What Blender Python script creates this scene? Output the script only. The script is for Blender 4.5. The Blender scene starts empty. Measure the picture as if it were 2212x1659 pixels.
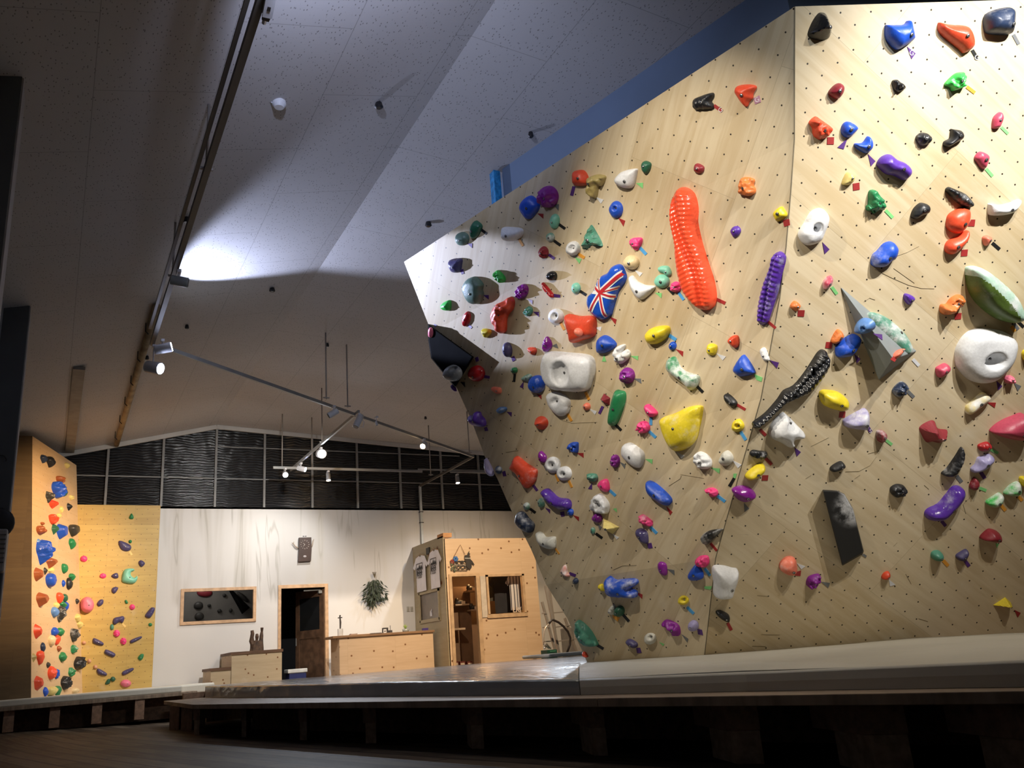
import bpy, bmesh, math, random
from math import sin, cos, pi, radians, sqrt, atan2
from mathutils import Vector as V, Matrix, noise
from mathutils.bvhtree import BVHTree
from mathutils.geometry import delaunay_2d_cdt
random.seed(7)
SC = bpy.context.scene
COL = SC.collection
# ---------------------------------------------------------------- camera
F, CX, CY = 1838.6, 1106.0, 829.5
YAW, PIT, ROL = radians(28.887), radians(17.5), radians(-4.5478)
CAM = V((0, 0, .65))
fwd = V((sin(YAW)*cos(PIT), cos(YAW)*cos(PIT), sin(PIT)))
rt0 = V((cos(YAW), -sin(YAW), 0)); up0 = rt0.cross(fwd)
RT = rt0*cos(ROL) + up0*sin(ROL); UP = -rt0*sin(ROL) + up0*cos(ROL)
cd = bpy.data.cameras.new('camera'); co = bpy.data.objects.new('camera', cd); COL.objects.link(co)
m = Matrix((RT, UP, -fwd)).transposed().to_4x4(); m.translation = CAM; co.matrix_world = m
cd.sensor_fit = 'HORIZONTAL'; cd.sensor_width = 36; cd.lens = F/2212*36; cd.clip_start = .02; cd.clip_end = 200
SC.camera = co
SC.view_settings.view_transform = 'Standard'; SC.view_settings.look = 'None'; SC.view_settings.gamma = 1
SC.view_settings.exposure = 1.0

def ray(x, y): return RT*((x-CX)/F) - UP*((y-CY)/F) + fwd
def on(x, y, n, p):
    q = ray(x, y); n = V(n); return CAM + q*((V(p)-CAM).dot(n)/q.dot(n))
def atY(x, y, Y=18.5): return on(x, y, (0, 1, 0), (0, Y, 0))
def atX(x, y, X): return on(x, y, (1, 0, 0), (X, 0, 0))
def atz(x, y, z): return on(x, y, (0, 0, 1), (0, 0, z))

# ---------------------------------------------------------------- materials
MATS = {}
def nt(name):
    mt = bpy.data.materials.new(name); mt.use_nodes = True
    t = mt.node_tree; b = t.nodes['Principled BSDF']; return mt, t, b
def N(t, typ, ins=None, **kw):
    n = t.nodes.new(typ)
    for k, v in kw.items(): setattr(n, k, v)
    for k, v in (ins or {}).items():
        if hasattr(v, 'bl_idname') and hasattr(v, 'is_linked'): t.links.new(v, n.inputs[k])
        else: n.inputs[k].default_value = v
    return n
def c4(c): return (*c, 1) if len(c) == 3 else tuple(c)
def math_(t, op, a, b=0.0, c=None):
    d = {0: a, 1: b}
    if c is not None: d[2] = c
    return N(t, 'ShaderNodeMath', d, operation=op).outputs[0]
def mixc(t, f, a, b):
    n = N(t, 'ShaderNodeMix', data_type='RGBA')
    for i, v in ((0, f), (6, a), (7, b)):
        if hasattr(v, 'is_linked'): t.links.new(v, n.inputs[i])
        else: n.inputs[i].default_value = v if i == 0 else c4(v)
    return n.outputs[2]
def ramp(t, f, a, b): return N(t, 'ShaderNodeMapRange', {0: f, 1: a, 2: b}, interpolation_type='SMOOTHSTEP').outputs[0]
def plain(name, col, rough=.6, metal=0, var=.12, scale=6, bump=0, emit=0, trans=0, coat=0):
    if name in MATS: return MATS[name]
    mt, t, b = nt(name)
    tc = N(t, 'ShaderNodeTexCoord')
    nz = N(t, 'ShaderNodeTexNoise', {'Vector': tc.outputs['Object'], 'Scale': scale, 'Detail': 4.0})
    col = c4(col); dk = tuple(x*(1-var) for x in col[:3]); lt = tuple(min(1, x*(1+var)) for x in col[:3])
    t.links.new(mixc(t, ramp(t, nz.outputs[0], .3, .7), dk, lt), b.inputs['Base Color'])
    b.inputs['Roughness'].default_value = rough; b.inputs['Metallic'].default_value = metal
    if coat: b.inputs['Coat Weight'].default_value = coat
    if trans: b.inputs['Transmission Weight'].default_value = trans
    if emit: b.inputs['Emission Color'].default_value = col; b.inputs['Emission Strength'].default_value = emit
    if bump:
        bp = N(t, 'ShaderNodeBump', {'Height': nz.outputs[0], 'Distance': bump, 'Strength': .6}); t.links.new(bp.outputs[0], b.inputs['Normal'])
    MATS[name] = mt; return mt
def hold_mat(col, chalk=0.0, gloss=.4):
    key = 'hold_%s_%.2f_%.2f' % ('_'.join('%.3f' % c for c in col), chalk, gloss)
    if key in MATS: return MATS[key]
    mt, t, b = nt('hold_resin')
    tc = N(t, 'ShaderNodeTexCoord')
    oi = N(t, 'ShaderNodeObjectInfo')
    ov = N(t, 'ShaderNodeVectorMath', {0: tc.outputs['Object'], 1: oi.outputs['Location']}, operation='ADD').outputs[0]
    nz = N(t, 'ShaderNodeTexNoise', {'Vector': ov, 'Scale': 9.0, 'Detail': 5.0, 'Roughness': .65})
    n2 = N(t, 'ShaderNodeTexNoise', {'Vector': tc.outputs['Object'], 'Scale': 60.0, 'Detail': 3.0})
    base = mixc(t, n2.outputs[0], tuple(c*.8 for c in col), tuple(min(1, c*1.15) for c in col))
    f = ramp(t, nz.outputs[0], .62-.3*chalk, .98-.34*chalk)
    f = math_(t, 'MULTIPLY', f, min(.95, .2+chalk))
    t.links.new(mixc(t, f, base, (.78, .79, .8)), b.inputs['Base Color'])
    b.inputs['Roughness'].default_value = gloss
    bp = N(t, 'ShaderNodeBump', {'Height': n2.outputs[0], 'Distance': .002, 'Strength': .5}); t.links.new(bp.outputs[0], b.inputs['Normal'])
    MATS[key] = mt; return mt
def plywood(name, light, dark, holes=None, prot=0.0, psize=(1.82, .91), grain=1.0, off=(0, 0), rough=.5, scuff=.45, knots=0.0, tone=.5, gdir=0.0):
    """UV in metres. holes = (pitch_h, pitch_v, offset_u, offset_v) of staggered bolt holes"""
    mt, t, b = nt(name)
    uv = N(t, 'ShaderNodeUVMap').outputs[0]
    mp = N(t, 'ShaderNodeMapping', {'Vector': uv, 'Rotation': (0, 0, prot), 'Location': (off[0], off[1], 0)}).outputs[0]
    br = N(t, 'ShaderNodeTexBrick', {'Vector': mp, 'Scale': 1.0, 'Mortar Size': .0012, 'Brick Width': psize[0], 'Row Height': psize[1],
           'Color1': (0, 0, 0, 1), 'Color2': (1, 1, 1, 1), 'Mortar': (.5, .5, .5, 1), 'Mortar Smooth': 0.0, 'Bias': 0.0})
    gm = N(t, 'ShaderNodeMapping', {'Vector': mp, 'Rotation': (0, 0, gdir), 'Scale': (.7, 9.0, 1)}).outputs[0]
    pr = N(t, 'ShaderNodeVectorMath', {0: gm, 1: br.outputs[0]}, operation='ADD').outputs[0]
    g1 = N(t, 'ShaderNodeTexNoise', {'Vector': pr, 'Scale': 1.1*grain, 'Detail': 6.0, 'Roughness': .62, 'Distortion': 1.2}).outputs[0]
    g2 = N(t, 'ShaderNodeTexNoise', {'Vector': mp, 'Scale': 1.3, 'Detail': 3.0}).outputs[0]
    f = math_(t, 'ADD', math_(t, 'MULTIPLY', ramp(t, g1, .32, .68), .55), math_(t, 'MULTIPLY', br.outputs[0], tone))
    f = math_(t, 'ADD', f, math_(t, 'MULTIPLY', ramp(t, g2, .35, .7), .25))
    c = mixc(t, math_(t, 'MULTIPLY', f, .85), light, dark)
    seam = br.outputs['Fac']
    c = mixc(t, math_(t, 'MULTIPLY', seam, .45), c, tuple(x*.35 for x in dark))
    if scuff:
        sm = N(t, 'ShaderNodeMapping', {'Vector': uv, 'Rotation': (0, 0, .9), 'Scale': (2.2, 14, 1)}).outputs[0]
        s1 = N(t, 'ShaderNodeTexNoise', {'Vector': sm, 'Scale': 1.7, 'Detail': 5.0, 'Roughness': .7, 'Distortion': 1.5}).outputs[0]
        c = mixc(t, math_(t, 'MULTIPLY', ramp(t, s1, .66, .78), scuff), c, (.12, .11, .08))
        ch = N(t, 'ShaderNodeTexNoise', {'Vector': uv, 'Scale': 2.3, 'Detail': 4.0}).outputs[0]
        c = mixc(t, math_(t, 'MULTIPLY', ramp(t, ch, .6, .8), .25), c, (.8, .78, .72))
    if knots:
        vo = N(t, 'ShaderNodeTexVoronoi', {'Vector': uv, 'Scale': knots*1.7}, voronoi_dimensions='2D')
        pick = math_(t, 'GREATER_THAN', N(t, 'ShaderNodeSeparateColor', {0: vo.outputs['Color']}).outputs[0], .45)
        c = mixc(t, math_(t, 'MULTIPLY', pick, ramp(t, vo.outputs['Distance'], .11, .05)), c, (.16, .06, .015))
    if holes:
        ph, pv, ou, ov = holes
        sx = N(t, 'ShaderNodeSeparateXYZ', {0: uv})
        ds = []
        for k in (0, .5):
            a = math_(t, 'MULTIPLY', math_(t, 'SUBTRACT', math_(t, 'FRACT', math_(t, 'ADD', math_(t, 'DIVIDE', math_(t, 'SUBTRACT', sx.outputs[0], ou), ph), 100.5+k)), .5), ph)
            d = math_(t, 'MULTIPLY', math_(t, 'SUBTRACT', math_(t, 'FRACT', math_(t, 'ADD', math_(t, 'DIVIDE', math_(t, 'SUBTRACT', sx.outputs[1], ov), pv), 100.5+k)), .5), pv)
            ds.append(math_(t, 'ADD', math_(t, 'MULTIPLY', a, a), math_(t, 'MULTIPLY', d, d)))
        mn = math_(t, 'MINIMUM', ds[0], ds[1])
        c = mixc(t, ramp(t, mn, .000052, .000024), c, (.02, .015, .01))
    t.links.new(c, b.inputs['Base Color']); b.inputs['Roughness'].default_value = rough
    MATS[name] = mt; return mt

# ---------------------------------------------------------------- mesh helpers
def link(o, parent=None):
    COL.objects.link(o)
    if parent is not None:
        o.parent = parent
        if parent.type == 'EMPTY': o.matrix_parent_inverse = Matrix.Translation(-V(parent.location))
    return o
def mesh(name, vs, fs, mat, parent=None, smooth=False, uvs=None, mats=None, mi=None):
    me = bpy.data.meshes.new(name); me.from_pydata([tuple(v) for v in vs], [], fs)
    me.validate(verbose=False)
    for mm in (mats or [mat]): me.materials.append(mm)
    if mi:
        for p, k in zip(me.polygons, mi): p.material_index = k
    if smooth:
        for p in me.polygons: p.use_smooth = True
    if uvs:
        l = me.uv_layers.new(name='UVMap')
        for p in me.polygons:
            for li, vi in zip(p.loop_indices, p.vertices): l.data[li].uv = uvs[vi]
    me.update()
    return link(bpy.data.objects.new(name, me), parent)
def tag(o, label=None, cat=None, group=None, kind=None):
    if label: o['label'] = label
    if cat: o['category'] = cat
    if group: o['group'] = group
    if kind: o['kind'] = kind
    return o
def empty(name, loc=(0, 0, 0)):
    o = bpy.data.objects.new(name, None); o.location = loc; o.empty_display_size = .1; return link(o)
class MB:
    def __init__(s): s.v = []; s.f = []; s.uv = []
    def add(s, vs, fs, uvs=None):
        k = len(s.v); s.v += [V(v) for v in vs]; s.f += [tuple(i+k for i in f) for f in fs]; s.uv += uvs or [(v[0]+v[1], v[2]) for v in vs]; return s
    def box(s, a, b):
        x0, x1 = sorted((a[0], b[0])); y0, y1 = sorted((a[1], b[1])); z0, z1 = sorted((a[2], b[2]))
        return s.hexa([(x0, y0, z0), (x1, y0, z0), (x1, y1, z0), (x0, y1, z0)], [(x0, y0, z1), (x1, y0, z1), (x1, y1, z1), (x0, y1, z1)])
    def hexa(s, lo, hi):
        n = len(lo); vs = list(lo)+list(hi)
        fs = [tuple(range(n))[::-1], tuple(range(n, 2*n))]+[(i, (i+1) % n, n+(i+1) % n, n+i) for i in range(n)]
        return s.add(vs, fs)
    def tube(s, pts, r, n=10, cap=True):
        pts = [V(p) for p in pts]; rr = r if isinstance(r, (list, tuple)) else [r]*len(pts)
        vs = []; up = None
        for i, p in enumerate(pts):
            d = (pts[min(i+1, len(pts)-1)]-pts[max(i-1, 0)]).normalized()
            a = V((0, 0, 1)) if abs(d.z) < .9 else V((1, 0, 0))
            if up is None: up = a
            u = d.cross(up)
            if u.length < .05: u = d.cross(a)
            u.normalize(); w = u.cross(d).normalized(); up = w
            for k in range(n): an = 2*pi*k/n; vs.append(p+(u*cos(an)+w*sin(an))*rr[i])
        fs = [(i*n+k, i*n+(k+1) % n, (i+1)*n+(k+1) % n, (i+1)*n+k) for i in range(len(pts)-1) for k in range(n)]
        if cap: fs += [tuple(range(n))[::-1], tuple(range((len(pts)-1)*n, len(pts)*n))]
        return s.add(vs, fs)
    def bar(s, a, b, w, h):
        a, b = V(a), V(b); d = (b-a).normalized(); z = V((0, 0, 1)) if abs(d.z) < .9 else V((1, 0, 0))
        u = d.cross(z).normalized()*w/2; q = u.cross(d).normalized()*h/2
        if abs(d.z) < .9 and q.z < 0: q = -q
        return s.hexa([a-u-q, a+u-q, a+u+q, a-u+q], [b-u-q, b+u-q, b+u+q, b-u+q])
    def ball(s, c, r, n=12, sc=(1, 1, 1)):
        vs = []; fs = []; m_ = n//2
        for i in range(m_+1):
            th = pi*i/m_
            for k in range(n): an = 2*pi*k/n; vs.append(V(c)+V((r*sc[0]*sin(th)*cos(an), r*sc[1]*sin(th)*sin(an), r*sc[2]*cos(th))))
        for i in range(m_):
            for k in range(n): fs.append((i*n+k, (i+1)*n+k, (i+1)*n+(k+1) % n, i*n+(k+1) % n))
        return s.add(vs, fs)
    def build(s, name, mat, parent=None, smooth=False, bevel=0):
        o = mesh(name, s.v, s.f, mat, parent, smooth, s.uv)
        bm = bmesh.new(); bm.from_mesh(o.data); bmesh.ops.recalc_face_normals(bm, faces=bm.faces)
        bm.to_mesh(o.data); bm.free()
        if bevel:
            md = o.modifiers.new('b', 'BEVEL'); md.width = bevel; md.segments = 2; md.limit_method = 'ANGLE'
        return o
def txt(body, size, mat, o, u, v, parent, name='lettering', ext=.001, align='CENTER', bold=0):
    """text built as geometry lying in the plane (u right, v up)"""
    cu = bpy.data.curves.new(name, 'FONT'); cu.body = body; cu.size = size; cu.extrude = ext; cu.align_x = align; cu.align_y = 'CENTER'; cu.offset = bold
    cu.materials.append(mat)
    tmp = bpy.data.objects.new(name, cu); COL.objects.link(tmp)
    dg = bpy.context.evaluated_depsgraph_get(); me = bpy.data.meshes.new_from_object(tmp.evaluated_get(dg)); bpy.data.objects.remove(tmp)
    if not me.materials: me.materials.append(mat)
    ob = bpy.data.objects.new(name, me); COL.objects.link(ob)
    u = V(u).normalized(); n = u.cross(V(v)).normalized(); v = n.cross(u)
    mm = Matrix((u, v, n)).transposed().to_4x4(); mm.translation = V(o)
    ob.matrix_world = mm
    if parent is not None:
        ob.parent = parent; ob.matrix_parent_inverse = Matrix.Translation(-V(parent.location))
    return ob
def inset_pts(poly, d):
    n = len(poly); out = []
    for i in range(n):
        a, b, c = poly[i-1], poly[i], poly[(i+1) % n]
        e = (V(c)-V(a)); 
        if e.length < 1e-9: continue
        nrm = V((-e.y, e.x)).normalized(); out.append(V(b)+nrm*d)
    return out
# ---------------------------------------------------------------- hold records
# crop origins and scales of the measured outlines
CR = dict(A=(860, 340, .19892), B=(1260, 300, .20796), C=(860, 600, .19892), D=(1260, 600, .20796), E=(960, 860, .19892), F=(1260, 860, .20796),
          G=(1100, 1100, .20796), H=(1400, 1100, .20796), I=(1440, 0, .20796), J=(1752, 0, .20796), K=(1690, 300, .14014), L=(1902, 300, .14014),
          M=(1690, 500, .14014), N=(1902, 500, .14014), O=(1600, 700, .18083), P=(1812, 700, .18083), Q=(1600, 940, .18083), R=(1812, 940, .18083),
          S=(1812, 1140, .18083), T=(0, 900, .17179), U=(0, 1100, .17179), W=(0, 1260, .17179), Z=(0, 0, 1))
HC = dict(blue=(.015, .085, .56), sky=(.12, .27, .62), purple=(.16, .025, .30), violet=(.10, .035, .36), plum=(.25, .02, .30), slate=(.07, .06, .16), navy=(.02, .035, .08),
          red=(.72, .075, .03), scarlet=(.85, .09, .035), crimson=(.42, .015, .02), maroon=(.26, .022, .035), rose=(.55, .07, .13), coral=(.85, .22, .14), orange=(.72, .20, .05),
          yellow=(.82, .66, .03), straw=(.75, .62, .22), olive=(.42, .34, .13), green=(.02, .22, .08), forest=(.025, .12, .07), lime=(.04, .52, .08), mint=(.22, .60, .46), moss=(.12, .2, .16),
          teal=(.08, .28, .20), white=(.78, .80, .83), ivory=(.66, .66, .60), black=(.014, .015, .018), grey=(.2, .22, .24), pink=(.92, .06, .26), rosepink=(.85, .2, .3), lilac=(.38, .35, .62),
          brown=(.33, .09, .03), peach=(.62, .33, .2), cream=(.75, .6, .35), dkgrey=(.04, .038, .035))
TC = dict(r=('dark red', (.33, .025, .025)), k=('black', (.01, .01, .01)), p=('purple', (.09, .03, .2)), w=('white', (.72, .74, .78)), g=('light green', (.22, .62, .22)), e=('grey', (.16, .17, .18)),
          o=('orange', (.72, .32, .04)), b=('sky blue', (.08, .36, .75)), y=('yellow', (.85, .6, .2)), s=('pale lilac', (.45, .4, .62)), i=('faded pink', (.45, .22, .33)))
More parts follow.
